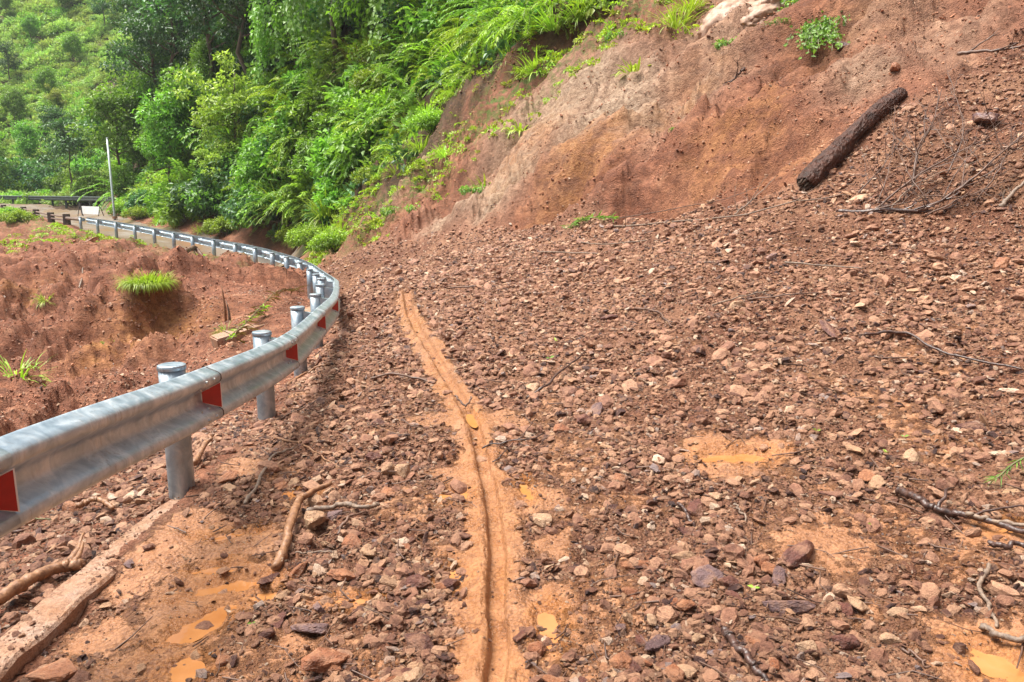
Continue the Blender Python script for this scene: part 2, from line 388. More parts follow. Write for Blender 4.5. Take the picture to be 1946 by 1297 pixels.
def principled(nt, color, rough=.6, bump=None, bstr=.4, bdist=.02, metal=0.0, spec=.5):
    b = N(nt, 'ShaderNodeBsdfPrincipled'); o = N(nt, 'ShaderNodeOutputMaterial')
    for key, v in (('Base Color', color), ('Roughness', rough), ('Metallic', metal), ('Specular IOR Level', spec)):
        s = b.inputs[key]
        if isinstance(v, (int, float)): s.default_value = v
        elif isinstance(v, tuple): s.default_value = (*v, 1)
        else: nt.links.new(v, s)
    if bump is not None:
        bp = N(nt, 'ShaderNodeBump'); bp.inputs['Strength'].default_value = bstr; bp.inputs['Distance'].default_value = bdist
        nt.links.new(bump, bp.inputs['Height']); nt.links.new(bp.outputs[0], b.inputs['Normal'])
    nt.links.new(b.outputs[0], o.inputs[0])
    return b

def make_ground_mat():
    m, nt = mat('earth')
    geo = N(nt, 'ShaderNodeNewGeometry').outputs['Position']
    def attr(n):
        a = N(nt, 'ShaderNodeAttribute'); a.attribute_name = n; return a.outputs['Fac']
    n1 = noise(nt, geo, 1.3, 6, .6); n2 = noise(nt, geo, 9, 6, .65); n3 = noise(nt, geo, 55, 5, .7); n4 = noise(nt, geo, .35, 4, .6)
    soil = ramp(nt, n1, [(.30, (.19, .078, .045)), (.45, (.35, .148, .086)), (.58, (.45, .205, .120)), (.72, (.56, .32, .20))])
    mp = N(nt, 'ShaderNodeMapping'); mp.inputs['Rotation'].default_value = (0, 0, math.radians(-26)); mp.inputs['Scale'].default_value = (.35, 2.2, 2.2); nt.links.new(geo, mp.inputs[0])
    st = noise(nt, mp.outputs[0], 1.6, 6, .65, .4)
    mp2 = N(nt, 'ShaderNodeMapping'); mp2.inputs['Rotation'].default_value = (0, 0, math.radians(-26)); mp2.inputs['Scale'].default_value = (.5, 4.5, 2.5); nt.links.new(geo, mp2.inputs[0])
    st2 = noise(nt, mp2.outputs[0], 3.2, 5, .7, .3)
    soil = mix(nt, ramp(nt, st2, [(.38, .55), (.50, 0.0)]), soil, (.17, .068, .036))
    soil = mix(nt, ramp(nt, st, [(.42, .6), (.56, 0.0)]), soil, (.20, .078, .042))
    soil = mix(nt, ramp(nt, st, [(.56, 0.0), (.70, .5)]), soil, (.50, .27, .16))
    soil = mix(nt, math_(nt, 'MULTIPLY', ramp(nt, n4, [(.4, 0.0), (.62, 1.0)]), .45), soil, (.27, .110, .068))
    soil = mix(nt, math_(nt, 'MULTIPLY', ramp(nt, n2, [(.40, 1.0), (.56, 0.0)]), .6), soil, (.15, .060, .036))
    pale = ramp(nt, n2, [(.33, (.20, .125, .085)), (.5, (.38, .265, .18)), (.70, (.52, .40, .30))])
    orange = ramp(nt, n2, [(.3, (.28, .115, .04)), (.55, (.45, .21, .07)), (.75, (.56, .33, .14))])
    deb = ramp(nt, n3, [(.30, (.075, .030, .020)), (.5, (.185, .078, .046)), (.66, (.40, .195, .11))])  # ground darkened so the gaps between stones look shaded
    deb = mix(nt, ramp(nt, n1, [(.42, 0.0), (.66, .75)]), deb, ramp(nt, n3, [(.3, (.28, .130, .075)), (.7, (.50, .29, .175))]))
    mud = ramp(nt, n2, [(.3, (.26, .112, .050)), (.55, (.38, .178, .085)), (.75, (.48, .25, .135))])
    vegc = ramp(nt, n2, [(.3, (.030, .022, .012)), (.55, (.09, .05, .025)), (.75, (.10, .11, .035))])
    grn = ramp(nt, n3, [(.3, (.05, .075, .018)), (.7, (.18, .24, .05))])
    c = mix(nt, attr('pale'), soil, pale)
    c = mix(nt, math_(nt, 'MULTIPLY', attr('orange'), ramp(nt, st, [(.40, .15), (.60, .85)])), c, orange)
    c = mix(nt, attr('debris'), c, deb)
    gm = math_(nt, 'MULTIPLY', attr('green'), ramp(nt, noise(nt, geo, 6, 4), [(.42, 0.0), (.58, 1.0)]))
    c = mix(nt, gm, c, grn)
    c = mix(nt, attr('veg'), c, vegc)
    mm = math_(nt, 'ADD', attr('mud'), math_(nt, 'MULTIPLY', math_(nt, 'SUBTRACT', noise(nt, geo, 14, 5, .7), .5), 1.5), True)
    mm = ramp(nt, mm, [(.35, 0.0), (.60, 1.0)])
    c = mix(nt, mm, c, mud)
    c = mix(nt, attr('wet'), c, ramp(nt, n2, [(.35, (.32, .125, .040)), (.65, (.42, .185, .068))]))
    fine = noise(nt, geo, 160, 4, .7)
    c = mix(nt, ramp(nt, fine, [(.35, .45), (.55, 0.0)]), c, mix(nt, 1.0, c, (.5, .42, .4), 'MULTIPLY'))
    ro = ramp(nt, n2, [(.3, .42), (.7, .72)])
    ro = mix(nt, mm, ro, ramp(nt, n2, [(.35, .20), (.65, .48)]))
    sp = mix(nt, mm, .18, .45)
    ro = mix(nt, attr('debris'), math_(nt, 'ADD', ro, .2, True), ro)
    vo = N(nt, 'ShaderNodeTexVoronoi'); vo.inputs['Scale'].default_value = 58; vo.inputs['Randomness'].default_value = 1
    nt.links.new(geo, vo.inputs['Vector'])
    grain = math_(nt, 'SUBTRACT', 1.0, vo.outputs['Distance'])
    gmask = ramp(nt, noise(nt, geo, 3.5, 4, .6), [(.38, .25), (.56, 1.0)])
    c = mix(nt, math_(nt, 'MULTIPLY', gmask, ramp(nt, vo.outputs['Distance'], [(.42, 0.0), (.75, .55)])), c, mix(nt, 1.0, c, (.34, .27, .25), 'MULTIPLY'))  # cracks between grains darkened in the colour, standing in for shade
    gb = math_(nt, 'MULTIPLY', math_(nt, 'MULTIPLY', grain, gmask), .45)
    bh = math_(nt, 'ADD', math_(nt, 'MULTIPLY', st2, 1.6), gb) if False else math_(nt, 'ADD', math_(nt, 'ADD', gb, math_(nt, 'MULTIPLY', st2, 1.1)), math_(nt, 'ADD', noise(nt, geo, 22, 5, .72), math_(nt, 'MULTIPLY', fine, .25)))
    inv = math_(nt, 'SUBTRACT', 1.0, math_(nt, 'MULTIPLY', mm, .55))
    bh = math_(nt, 'MULTIPLY', bh, inv)
    principled(nt, c, ro, bh, 1.0, .045, spec=sp)
    return m
M_EARTH = make_ground_mat()

def make_stone_mat(name, stops, wet=.42, mudamt=.42):
    m, nt = mat(name)
    oi = N(nt, 'ShaderNodeObjectInfo')
    tc = N(nt, 'ShaderNodeTexCoord').outputs['Object']
    geo = N(nt, 'ShaderNodeNewGeometry').outputs['Position']
    r = ramp(nt, oi.outputs['Random'], stops)
    n = noise(nt, tc, 2.2, 5, .65); n2 = noise(nt, tc, 6, 4, .6)
    c = mix(nt, ramp(nt, n, [(.3, .75), (.6, 0.0)]), r, mix(nt, 1.0, r, (.42, .36, .38), 'MULTIPLY'))
    c = mix(nt, math_(nt, 'MULTIPLY', ramp(nt, noise(nt, geo, 14, 4, .6), [(.47, 0.0), (.58, 1.0)]), mudamt), c, (.46, .25, .145))
    n3 = noise(nt, tc, 11, 5, .7)
    c = mix(nt, ramp(nt, n3, [(.36, .6), (.5, 0.0)]), c, mix(nt, 1.0, c, (.5, .45, .45), 'MULTIPLY'))
    principled(nt, c, ramp(nt, n3, [(.3, wet - .10), (.7, wet + .25)]), math_(nt, 'ADD', n2, math_(nt, 'MULTIPLY', n3, .8)), .9, .012, spec=.45)
    return m
STONE_STOPS = [(0.0, (.045, .020, .018)), (.24, (.095, .040, .031)), (.38, (.20, .088, .055)), (.52, (.38, .180, .100)), (.68, (.54, .32, .18)), (.88, (.68, .51, .37)), (1.0, (.22, .165, .17))]
M_STONE = make_stone_mat('reddish_stone', STONE_STOPS)

def simple_mat(name, c0, c1, scale=8, rough=.6, bs=.4, bd=.01, metal=0, coord='Object', stretch=None, spec=.5, detail=5):
    m, nt = mat(name)
    tc = N(nt, 'ShaderNodeTexCoord').outputs[coord]
    if stretch:
        mp = N(nt, 'ShaderNodeMapping'); mp.inputs['Scale'].default_value = stretch; nt.links.new(tc, mp.inputs[0]); tc = mp.outputs[0]
    n = noise(nt, tc, scale, detail, .6)
    principled(nt, ramp(nt, n, [(.3, c0), (.7, c1)]), rough, n, bs, bd, metal, spec)
    return m

def leaf_mat(name, dark, lightc, transl=.35, rough=.45, hue=.04):
    m, nt = mat(name)
    a = N(nt, 'ShaderNodeAttribute'); a.attribute_name = 'tint'
    oi = N(nt, 'ShaderNodeObjectInfo').outputs['Random']
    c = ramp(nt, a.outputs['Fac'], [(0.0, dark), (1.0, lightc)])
    hs = N(nt, 'ShaderNodeHueSaturation')
    nt.links.new(math_(nt, 'ADD', math_(nt, 'MULTIPLY', oi, hue), .5 - hue * .5), hs.inputs['Hue'])
    nt.links.new(math_(nt, 'ADD', math_(nt, 'MULTIPLY', oi, .5), .75), hs.inputs['Value'])
    nt.links.new(c, hs.inputs['Color'])
    c = hs.outputs[0]
    b = N(nt, 'ShaderNodeBsdfPrincipled'); b.inputs['Roughness'].default_value = rough; b.inputs['Specular IOR Level'].default_value = .4
    t = N(nt, 'ShaderNodeBsdfTranslucent'); ms = N(nt, 'ShaderNodeMixShader'); ms.inputs[0].default_value = transl
    o = N(nt, 'ShaderNodeOutputMaterial')
    nt.links.new(c, b.inputs['Base Color']); nt.links.new(mix(nt, 1.0, c, (1.1, 1.25, .5), 'MULTIPLY'), t.inputs['Color'])
    nt.links.new(b.outputs[0], ms.inputs[1]); nt.links.new(t.outputs[0], ms.inputs[2]); nt.links.new(ms.outputs[0], o.inputs[0])
    return m
L_BRIGHT = leaf_mat('bright_leaf', (.11, .20, .016), (.45, .64, .085))
L_MID = leaf_mat('mid_leaf', (.06, .15, .022), (.28, .47, .085))
L_DARK = leaf_mat('dark_leaf', (.028, .075, .034), (.13, .26, .10), .25)
L_YEL = leaf_mat('yellow_leaf', (.13, .21, .025), (.46, .54, .13))
L_FAR = leaf_mat('hillside_leaf', (.15, .25, .07), (.46, .58, .22), .3, .6, .06)
L_DRY = leaf_mat('dry_leaf', (.10, .055, .02), (.30, .22, .09), .2)
L_LIME = leaf_mat('lime_leaf', (.14, .22, .015), (.44, .52, .06))
M_BARK = simple_mat('bark', (.05, .035, .025), (.17, .13, .10), 14, .8, .8, .03, stretch=(1, 1, .2))
M_STEM = simple_mat('green_stem', (.06, .07, .02), (.16, .15, .06), 10, .7)

# ------------------------------------------------------------------ object helpers
def tag(o, label=None, cat=None, group=None, kind=None):
    if label: o['label'] = label
    if cat: o['category'] = cat
    if group: o['group'] = group
    if kind: o['kind'] = kind
    return o
def empty(name, loc, rz=0.0, label=None, cat=None, group=None):
    o = bpy.data.objects.new(name, None); o.location = tuple(float(q) for q in loc); o.rotation_euler = (0, 0, rz)
    o.empty_display_size = .2
    COL.objects.link(o)
    return tag(o, label, cat, group)
def mesh_obj(name, verts, faces, m, parent=None, smooth=False, attrs=None, link=True):
    me = bpy.data.meshes.new(name)
    v = np.asarray(verts, np.float32)
    if isinstance(faces, np.ndarray):
        k = faces.shape[1]
        me.vertices.add(len(v)); me.vertices.foreach_set('co', v.ravel())
        me.loops.add(faces.size); me.loops.foreach_set('vertex_index', faces.astype(np.int32).ravel())
        me.polygons.add(len(faces)); me.polygons.foreach_set('loop_start', np.arange(0, faces.size, k, dtype=np.int32))
        me.update(calc_edges=True)
    else:
        me.from_pydata([tuple(q) for q in v.tolist()], [], faces)
        me.update()
    if smooth: me.polygons.foreach_set('use_smooth', [True] * len(me.polygons))
    for k_, a in (attrs or {}).items():
        at_ = me.attributes.new(k_, 'FLOAT', 'POINT'); at_.data.foreach_set('value', np.asarray(a, np.float32))
    for mm in (m if isinstance(m, (list, tuple)) else [m]):
        me.materials.append(mm)
    o = bpy.data.objects.new(name, me)
    if parent: o.parent = parent
    if link: COL.objects.link(o)
    return o
def copy_thing(o, loc, rz, sc, label=None, group=None, tilt=(0, 0)):
    c = o.copy(); COL.objects.link(c)
    c.location = tuple(float(q) for q in loc); c.rotation_euler = (tilt[0], tilt[1], rz); c.scale = (sc,) * 3 if isinstance(sc, (int, float)) else sc
    if label: c['label'] = label
    if group: c['group'] = group
    for ch in list(o.children):
        d = ch.copy(); COL.objects.link(d); d.parent = c
        for g in list(ch.children):
            e = g.copy(); COL.objects.link(e); e.parent = d
    return c

def tube(pts, rad, n=7, cap=True, jit=0.0, seed=0):
    """verts, quads/faces of a tube along pts with radii rad"""
    pts = np.asarray(pts, float); m = len(pts)
    rad = np.full(m, rad) if isinstance(rad, (int, float)) else np.asarray(rad, float)
    r_ = np.random.default_rng(seed)
    V = []; F = []
    up = np.array((0, 0, 1.0))
    t0 = pts[1] - pts[0]; t0 /= np.linalg.norm(t0) + 1e-9
    if abs(t0 @ up) > .9: up = np.array((1.0, 0, 0))
    x = np.cross(t0, up); x /= np.linalg.norm(x)
    for i in range(m):
        t = pts[min(i + 1, m - 1)] - pts[max(i - 1, 0)]; t /= np.linalg.norm(t) + 1e-9
        x = x - t * (x @ t); x /= np.linalg.norm(x) + 1e-9
        y = np.cross(t, x)
        for k in range(n):
            a = 2 * math.pi * k / n
            rr = rad[i] * (1 + jit * r_.uniform(-1, 1))
            V.append(pts[i] + rr * (math.cos(a) * x + math.sin(a) * y))
    for i in range(m - 1):
        for k in range(n):
            a = i * n + k; b = i * n + (k + 1) % n
            F.append((a, b, b + n, a + n))
    if cap:
        F.append(tuple(range(n - 1, -1, -1))); F.append(tuple((m - 1) * n + k for k in range(n)))
    return V, F
def join(parts):
    V = []; F = []
    for v, f in parts:
        o = len(V); V += list(v); F += [tuple(i + o for i in q) for q in f]
    return V, F
def box(x0, x1, y0, y1, z0, z1):
    V = [(x, y, z) for x in (x0, x1) for y in (y0, y1) for z in (z0, z1)]
    return V, [(0, 1, 3, 2), (4, 6, 7, 5), (0, 4, 5, 1), (2, 3, 7, 6), (0, 2, 6, 4), (1, 5, 7, 3)]

# ------------------------------------------------------------------ terrain sheet
def build_terrain():
    ang = np.concatenate([np.linspace(-math.pi, -.80, 60, endpoint=False), np.linspace(-.80, -.19, 215, endpoint=False), np.linspace(-.19, .03, 170, endpoint=False), np.linspace(.03, .80, 275), np.linspace(.80, math.pi, 50)[1:]])
    rad = np.concatenate([np.linspace(.3, 1.9, 24, endpoint=False), 1.9 * (62 / 1.9) ** np.linspace(0, 1, 500), 62 * (330 / 62) ** np.linspace(0, 1, 60)[1:]])
    A, R = np.meshgrid(ang, rad)
    X = (np.sin(A) * R).ravel(); Y = (np.cos(A) * R).ravel()
    z = zones(X, Y)
    Z = height(X, Y, True, z)
    # centre cap
    na, nr = len(ang), len(rad)
    i = np.arange(nr - 1)[:, None] * na + np.arange(na - 1)[None, :]
    F = np.stack([i, i + 1, i + na + 1, i + na], -1).reshape(-1, 4)[:, ::-1]
    attrs = {'debris': z['debris'] * (1 - z['road']), 'mud': np.clip(np.maximum(z['mud'] * z['debris'], z['track']), 0, 1), 'wet': z['wet'], 'pale': z['pale'] * (1 - z['debris'] * .7), 'orange': z['orange'] * (1 - z['debris']),
             'veg': z['veg'] * (1 - z['debris']), 'green': np.clip(z['green'] + z['verge'], 0, 1) * (1 - z['debris'])}
    o = mesh_obj('ground', np.stack([X, Y, Z], 1), F, M_EARTH, smooth=True, attrs=attrs)
    return tag(o, kind='structure')
build_terrain()
# ------------------------------------------------------------------ road, kerb, puddles
def resample(poly, n):
    p = np.asarray(poly, float)[:, :2]
    d = np.concatenate([[0], np.cumsum(np.hypot(*np.diff(p, axis=0).T))])
    t = np.linspace(0, d[-1], n)
    return np.stack([np.interp(t, d, p[:, 0]), np.interp(t, d, p[:, 1])], 1)
def smoothline(p, it=8):
    p = p.copy()
    for _ in range(it): p[1:-1] = (p[:-2] + 2 * p[1:-1] + p[2:]) / 4
    return p
M_ROAD = None
def build_road():
    m, nt = mat('wet_muddy_concrete')
    geo = N(nt, 'ShaderNodeNewGeometry').outputs['Position']
    n1 = noise(nt, geo, .5, 5, .6, .6); n2 = noise(nt, geo, 3, 5, .6)
    c = ramp(nt, n1, [(.35, (.22, .12, .065)), (.5, (.14, .105, .078)), (.65, (.18, .155, .13))])
    c = mix(nt, ramp(nt, n2, [(.4, .5), (.6, 0.0)]), c, (.17, .115, .075))
    principled(nt, c, ramp(nt, n1, [(.4, .3), (.62, .6)]), n2, .3, .02, spec=.3)
    a = smoothline(resample(ROAD_IN[1:], 90)); b = smoothline(resample(ROAD_OUT, 90))
    V = []; F = []
    K = 14
    for i in range(90):
        for k in range(K + 1):
            t = k / K
            q = a[i] * (1 - t) + b[i] * t
            V.append((q[0], q[1], 0))
    V = np.array(V)
    V[:, 2] = base_h(V[:, 0], V[:, 1]) - .012 + .02 * perlin(V[:, 0] * .3, V[:, 1] * .3, 5)
    for i in range(89):
        for k in range(K):
            q = i * (K + 1) + k
            F.append((q, q + 1, q + K + 2, q + K + 1))
    F = np.array(F)
    if np.cross(V[F[0][1]] - V[F[0][0]], V[F[0][2]] - V[F[0][0]])[2] < 0: F = F[:, ::-1]
    tag(mesh_obj('road', V, F, m, smooth=True), kind='structure')
build_road()

def conc():
    m, nt = mat('muddy_concrete'); geo = N(nt, 'ShaderNodeNewGeometry').outputs['Position']
    n1 = noise(nt, geo, 6, 6, .65); n2 = noise(nt, geo, 45, 5, .7); n3 = noise(nt, geo, 150, 3, .7)
    c = ramp(nt, n1, [(.35, (.34, .165, .085)), (.5, (.40, .23, .145)), (.65, (.36, .25, .19))])
    c = mix(nt, ramp(nt, n2, [(.40, .75), (.52, 0.0)]), c, (.20, .088, .045))
    c = mix(nt, ramp(nt, n3, [(.38, .5), (.5, 0.0)]), c, (.12, .06, .035))
    principled(nt, c, ramp(nt, n1, [(.4, .4), (.6, .65)]), math_(nt, 'ADD', n2, math_(nt, 'MULTIPLY', n3, .4)), .8, .02)
    return m
M_CONC = conc()
def build_kerb():
    # cast edge strip between the road mud and the rubble under the rail
    ys = np.linspace(-6, 5.2, 90)
    V = []; F = []
    for i, y in enumerate(ys):
        w = .006 * math.sin(y * 7) + .008 * math.sin(y * 17 + 1) + .004 * rnd.uniform(-1, 1)
        zt = .002 + .005 * math.sin(y * 5) + .004 * math.sin(y * 13.7) + float(np.interp(y, [-6, 2.6, 3.6, 4.0, 5.2], [.0, .0, -.006, -.05, -.15]))
        for (x, z) in ((KERB_X0 + w * .6, -.35), (KERB_X0 + w * .6, zt - .012), (KERB_X0 + .014, zt), (-1.82, zt + .004), (KERB_X1 - .012 + w, zt), (KERB_X1 + w, zt - .014), (KERB_X1 + w + .012, -.35)):
            V.append((x, y, z))
    for i in range(len(ys) - 1):
        for k in range(6):
            a = i * 7 + k
            F.append((a, a + 7, a + 8, a + 1))
    F = [f[::-1] for f in F]
    F.append(tuple(range(7))); F.append(tuple((len(ys) - 1) * 7 + k for k in range(6, -1, -1)))
    o = mesh_obj('concrete_kerb', V, F, M_CONC)
    tag(o, 'mud-filmed concrete edge strip running under the near guardrail posts at bottom left', 'kerb')
    # slab beyond the rail
    a = at(434, 655); b = at(552, 598)
    a[2] = float(height(a[:1], a[1:2])[0]) + .02; b[2] = float(height(b[:1], b[1:2])[0]) + .02
    L = float(np.hypot(*(b - a)[:2])) + .8; ang = math.atan2(b[1] - a[1], b[0] - a[0])
    v, f = box(-.2, L, -.16, .30, -.25, .10)
    bm = bmesh.new()
    vs = [bm.verts.new(q) for q in v]
    for q in f: bm.faces.new([vs[i] for i in q])
    bmesh.ops.recalc_face_normals(bm, faces=bm.faces); bmesh.ops.bevel(bm, geom=bm.edges[:], offset=.02, segments=2, affect='EDGES')
    bmesh.ops.subdivide_edges(bm, edges=bm.edges[:], cuts=2, use_grid_fill=True)
    for q in bm.verts: q.co += Vector((0, 0, .012 * math.sin(q.co.x * 6) + .006 * rnd.uniform(-1, 1)))
    me = bpy.data.meshes.new('concrete_slab'); bm.to_mesh(me); bm.free(); me.materials.append(M_CONC)
    o = bpy.data.objects.new('concrete_slab', me); COL.objects.link(o)
    o.location = (a[0], a[1], a[2] + .02); o.rotation_euler = (0, -math.atan2(b[2] - a[2], L), ang)
    tag(o, 'pale pinkish concrete slab lying beyond the guardrail beside the wilted palm leaf', 'slab')
build_kerb()

def build_puddles():
    m, nt = mat('muddy_water')
    geo = N(nt, 'ShaderNodeNewGeometry').outputs['Position']
    n = noise(nt, geo, 7, 3)
    principled(nt, ramp(nt, n, [(.3, (.34, .135, .042)), (.7, (.42, .19, .07))]), .07, noise(nt, geo, 30, 2), .04, .01)
    for (cx, cy, rx, ry, rot, lv) in PUD:
        V = [(0, 0, 0)]; n_ = 40
        c, sn = math.cos(rot), math.sin(rot)
        a = 2 * math.pi * np.arange(n_)[:, None] / n_; t = np.linspace(.08, 1.45, 40)[None, :]
        px_, py_ = t * rx * np.cos(a), t * ry * np.sin(a)
        X = cx + px_ * c - py_ * sn; Y = cy + px_ * sn + py_ * c
        ok = height(X, Y) < lv - .0095
        for k in range(n_):
            j = np.where(~ok[k])[0]; j = min(j[0] + 1, 39) if len(j) else 39
            V.append((X[k, j] - cx, Y[k, j] - cy, 0))
        o = mesh_obj('puddle', V, [(0, 1 + k, 1 + (k + 1) % n_) for k in range(n_)], m)
        o.location = (cx, cy, lv - .010)
        tag(o, kind='structure')
build_puddles()

# ------------------------------------------------------------------ guardrail
def galv(name, tone=1.0, dirt=.35):
    m, nt = mat(name)
    tc = N(nt, 'ShaderNodeTexCoord').outputs['Object']
    geo = N(nt, 'ShaderNodeNewGeometry')
    n1 = noise(nt, tc, 9, 6, .65, .8); n2 = noise(nt, tc, 2.2, 4)
    mp = N(nt, 'ShaderNodeMapping'); mp.inputs['Scale'].default_value = (55, 55, 3.5); nt.links.new(tc, mp.inputs[0])
    st = noise(nt, mp.outputs[0], 1, 4, .7)
    c = ramp(nt, n1, [(.34, (.34 * tone, .44 * tone, .53 * tone)), (.5, (.47 * tone, .57 * tone, .65 * tone)), (.66, (.66 * tone, .73 * tone, .78 * tone))])
    drip = math_(nt, 'MULTIPLY', ramp(nt, st, [(.52, 0.0), (.68, .8)]), ramp(nt, n2, [(.42, 0.0), (.66, .7)]))
    nz = N(nt, 'ShaderNodeSeparateXYZ'); nt.links.new(geo.outputs['Normal'], nz.inputs[0])
    c = mix(nt, math_(nt, 'MULTIPLY', drip, .9), c, (.20 * tone, .17 * tone, .14 * tone))
    c = mix(nt, math_(nt, 'MULTIPLY', ramp(nt, noise(nt, tc, 5, 6, .7), [(.5, 0.0), (.72, 1.0)]), dirt), c, (.34, .27, .21))
    principled(nt, c, ramp(nt, n1, [(.3, .34), (.7, .55)]), n1, .12, .004, .78)
    return m
M_GALV = galv('galvanised_steel', 1.0, .22); M_GPOST = galv('galvanised_post', .72, .45)
M_DARKEDGE = simple_mat('dark_edge', (.02, .015, .012), (.07, .04, .03), 20, .8)
M_RED = simple_mat('red_reflective_sheet', (.27, .006, .006), (.36, .010, .009), 30, .35, .05)
M_WHITE = simple_mat('white_paint', (.62, .62, .60), (.78, .78, .76), 6, .45, .05)
M_BOLT = simple_mat('zinc_bolt', (.30, .30, .28), (.5, .5, .48), 20, .4, .1, metal=.8)

W_PROF = [(0, .010), (.006, .018), (.022, .058), (.034, .078), (.046, .0845), (.066, .0845), (.078, .078), (.092, .058), (.118, .016), (.130, .004), (.142, .0), (.170, .0), (.182, .004), (.194, .016), (.220, .058), (.234, .078), (.246, .0845), (.266, .0845), (.278, .078), (.290, .058), (.306, .018), (.312, .010)]
def catmull(p, i, t):
    p0, p1, p2, p3 = p[max(i - 1, 0)], p[i], p[i + 1], p[min(i + 2, len(p) - 1)]
    return .5 * ((2 * p1) + (-p0 + p2) * t + (2 * p0 - 5 * p1 + 4 * p2 - p3) * t * t + (-p0 + 3 * p1 - 3 * p2 + p3) * t ** 3)
def frames(path):
    """tangent and road-side normal in plan along a path"""
    T = np.gradient(path, axis=0); T /= np.linalg.norm(T, axis=1)[:, None]
    Nn = np.stack([T[:, 1], -T[:, 0], np.zeros(len(T))], 1); Nn /= np.linalg.norm(Nn, axis=1)[:, None]
    return T, Nn
def build_guardrail():
    root = empty('guardrail', (POST[4][0], POST[4][1], 0.0), 0, 'galvanised steel crash barrier curving away along the left road edge', 'guardrail')
    org = np.array(root.location)
    Tp, Np = frames(POST)
    off = .20
    rail = POST + Np * off
    rail[:, 2] -= .022
    nP = len(POST)
    post_rail = rail.copy(); rail = rail - Tp * .23
    for i in range(nP - 1):
        ext = .05 if i < nP - 2 else 0
        ts = np.linspace(0, 1, 7)
        pts = np.array([catmull(rail, i, t) for t in ts])
        d0 = pts[0] - pts[1]; d1 = pts[-1] - pts[-2]
        pts = np.vstack([pts[0] + d0 / np.linalg.norm(d0) * .13, pts, pts[-1] + d1 / np.linalg.norm(d1) * (.10 + ext)])
        T, Nn = frames(pts)
        V = []; F = []; m = len(W_PROF)
        for k, p in enumerate(pts):
            sh = .0055 * (k / (len(pts) - 1))
            for h, d in W_PROF: V.append(p + Nn[k] * (d + sh) + np.array((0, 0, -h)) - org)
            for h, d in W_PROF[::-1]: V.append(p + Nn[k] * (d + sh - .004) + np.array((0, 0, -h)) - org)
        w = 2 * m
        for k in range(len(pts) - 1):
            for q in range(w):
                a = k * w + q; b = k * w + (q + 1) % w
                F.append((a, b, b + w, a + w))
        me_faces = F
        o = mesh_obj('rail_beam', V, me_faces, [M_GALV, M_DARKEDGE], root, smooth=False)
        for pl in o.data.polygons: pl.use_smooth = (pl.index % w) not in (m - 1, w - 1)
        # cut end faces, dark
        bm = bmesh.new(); bm.from_mesh(o.data); bm.verts.ensure_lookup_table()
        for base in (0, (len(pts) - 1) * w):
            for q in range(m - 1):
                f = bm.faces.new([bm.verts[base + q], bm.verts[base + q + 1], bm.verts[base + w - 2 - q], bm.verts[base + w - 1 - q]]); f.material_index = 1
        bmesh.ops.recalc_face_normals(bm, faces=bm.faces)
        bm.to_mesh(o.data); bm.free()
        # dark strip along the joint where the next section slips under this one
        if 3 < i < 14:
            e = pts[-1]; g = []
            Vg = []; Fg = []
            for j, (h, d) in enumerate(W_PROF):
                for s_ in (-.004, .009):
                    for dd in (.0025, .0062):
                        Vg.append(e + T[-1] * s_ + Nn[-1] * (d + dd) + np.array((0, 0, -h)) - org)
            for j in range(m - 1):
                a = j * 4
                Fg += [(a, a + 4, a + 6, a + 2), (a + 1, a + 3, a + 7, a + 5), (a, a + 1, a + 5, a + 4), (a + 2, a + 6, a + 7, a + 3)]
            og = mesh_obj('joint_line', Vg, Fg, M_DARKEDGE, o)
        if 3 < i < 10:
            e = rail[i + 1]
            for h in (.055, .098, .212, .256):
                for s_ in (-.06, .05):
                    dpt = float(np.interp(h, [q[0] for q in W_PROF], [q[1] for q in W_PROF]))
                    q = e + Tp[i + 1] * s_ + Np[i + 1] * (dpt + .003) + np.array((0, 0, -h)) - org
                    v, f = tube([q, q + Np[i + 1] * .010], [.011, .008], 8)
                    mesh_obj('bolt', v, f, M_BOLT, o)
        print
    for i in range(nP):
        p = POST[i]
        gz = float(height(np.array([p[0]]), np.array([p[1]]))[0])
        top = p[2] - .030
        r = .070
        v, f = tube([(p[0] - org[0], p[1] - org[1], z) for z in (min(gz, p[2] - .8) - .5, gz + .02, (gz + top) / 2, top - .01)], r, 20)
        o = mesh_obj('post', v, f, M_GPOST, root)
        for pl in o.data.polygons: pl.use_smooth = len(pl.vertices) == 4
        c = (p[0] - org[0], p[1] - org[1])
        v, f = tube([(c[0], c[1], top - .014), (c[0], c[1], top + .001), (c[0], c[1], top + .010), (c[0], c[1], top + .014)], [.0745, .0755, .073, .062], 24)
        oc = mesh_obj('post_cap', v, f, M_GPOST, o)
        # bracket between post and beam
        t, n_ = Tp[i], Np[i]
        a0 = p + n_ * .06; a1 = post_rail[i] + n_ * .0
        V = []
        for q in (a0, a1):
            for s_ in (-.045, .045):
                for h in (-.07, -.24): V.append(q + t * s_ + np.array((0, 0, h)) - org)
        mesh_obj('bracket', V, [(0, 1, 3, 2), (4, 6, 7, 5), (0, 4, 5, 1), (2, 3, 7, 6), (0, 2, 6, 4), (1, 5, 7, 3)], M_GPOST, root)
        if 3 < i < 10:
            b = rail[i] + t * .06
            h0, h1 = (.128, .186), (.076, .238)
            def pl(s0, s1, d0, d1, ha, hb, dz, m_, nm, par, th=.004):
                nn = (-t + n_) / math.sqrt(2)
                q = []
                for (s_, d_, hh) in ((s0, d0, ha), (s1, d1, hb)):
                    for h in hh: q.append(b + t * s_ + n_ * d_ + np.array((0, 0, -h)) + nn * dz - org)
                q2 = [x - nn * th for x in q]
                V = q + q2
                return mesh_obj(nm, V, [(0, 2, 3, 1), (4, 5, 7, 6), (0, 1, 5, 4), (2, 6, 7, 3), (0, 4, 6, 2), (1, 3, 7, 5)], m_, par)
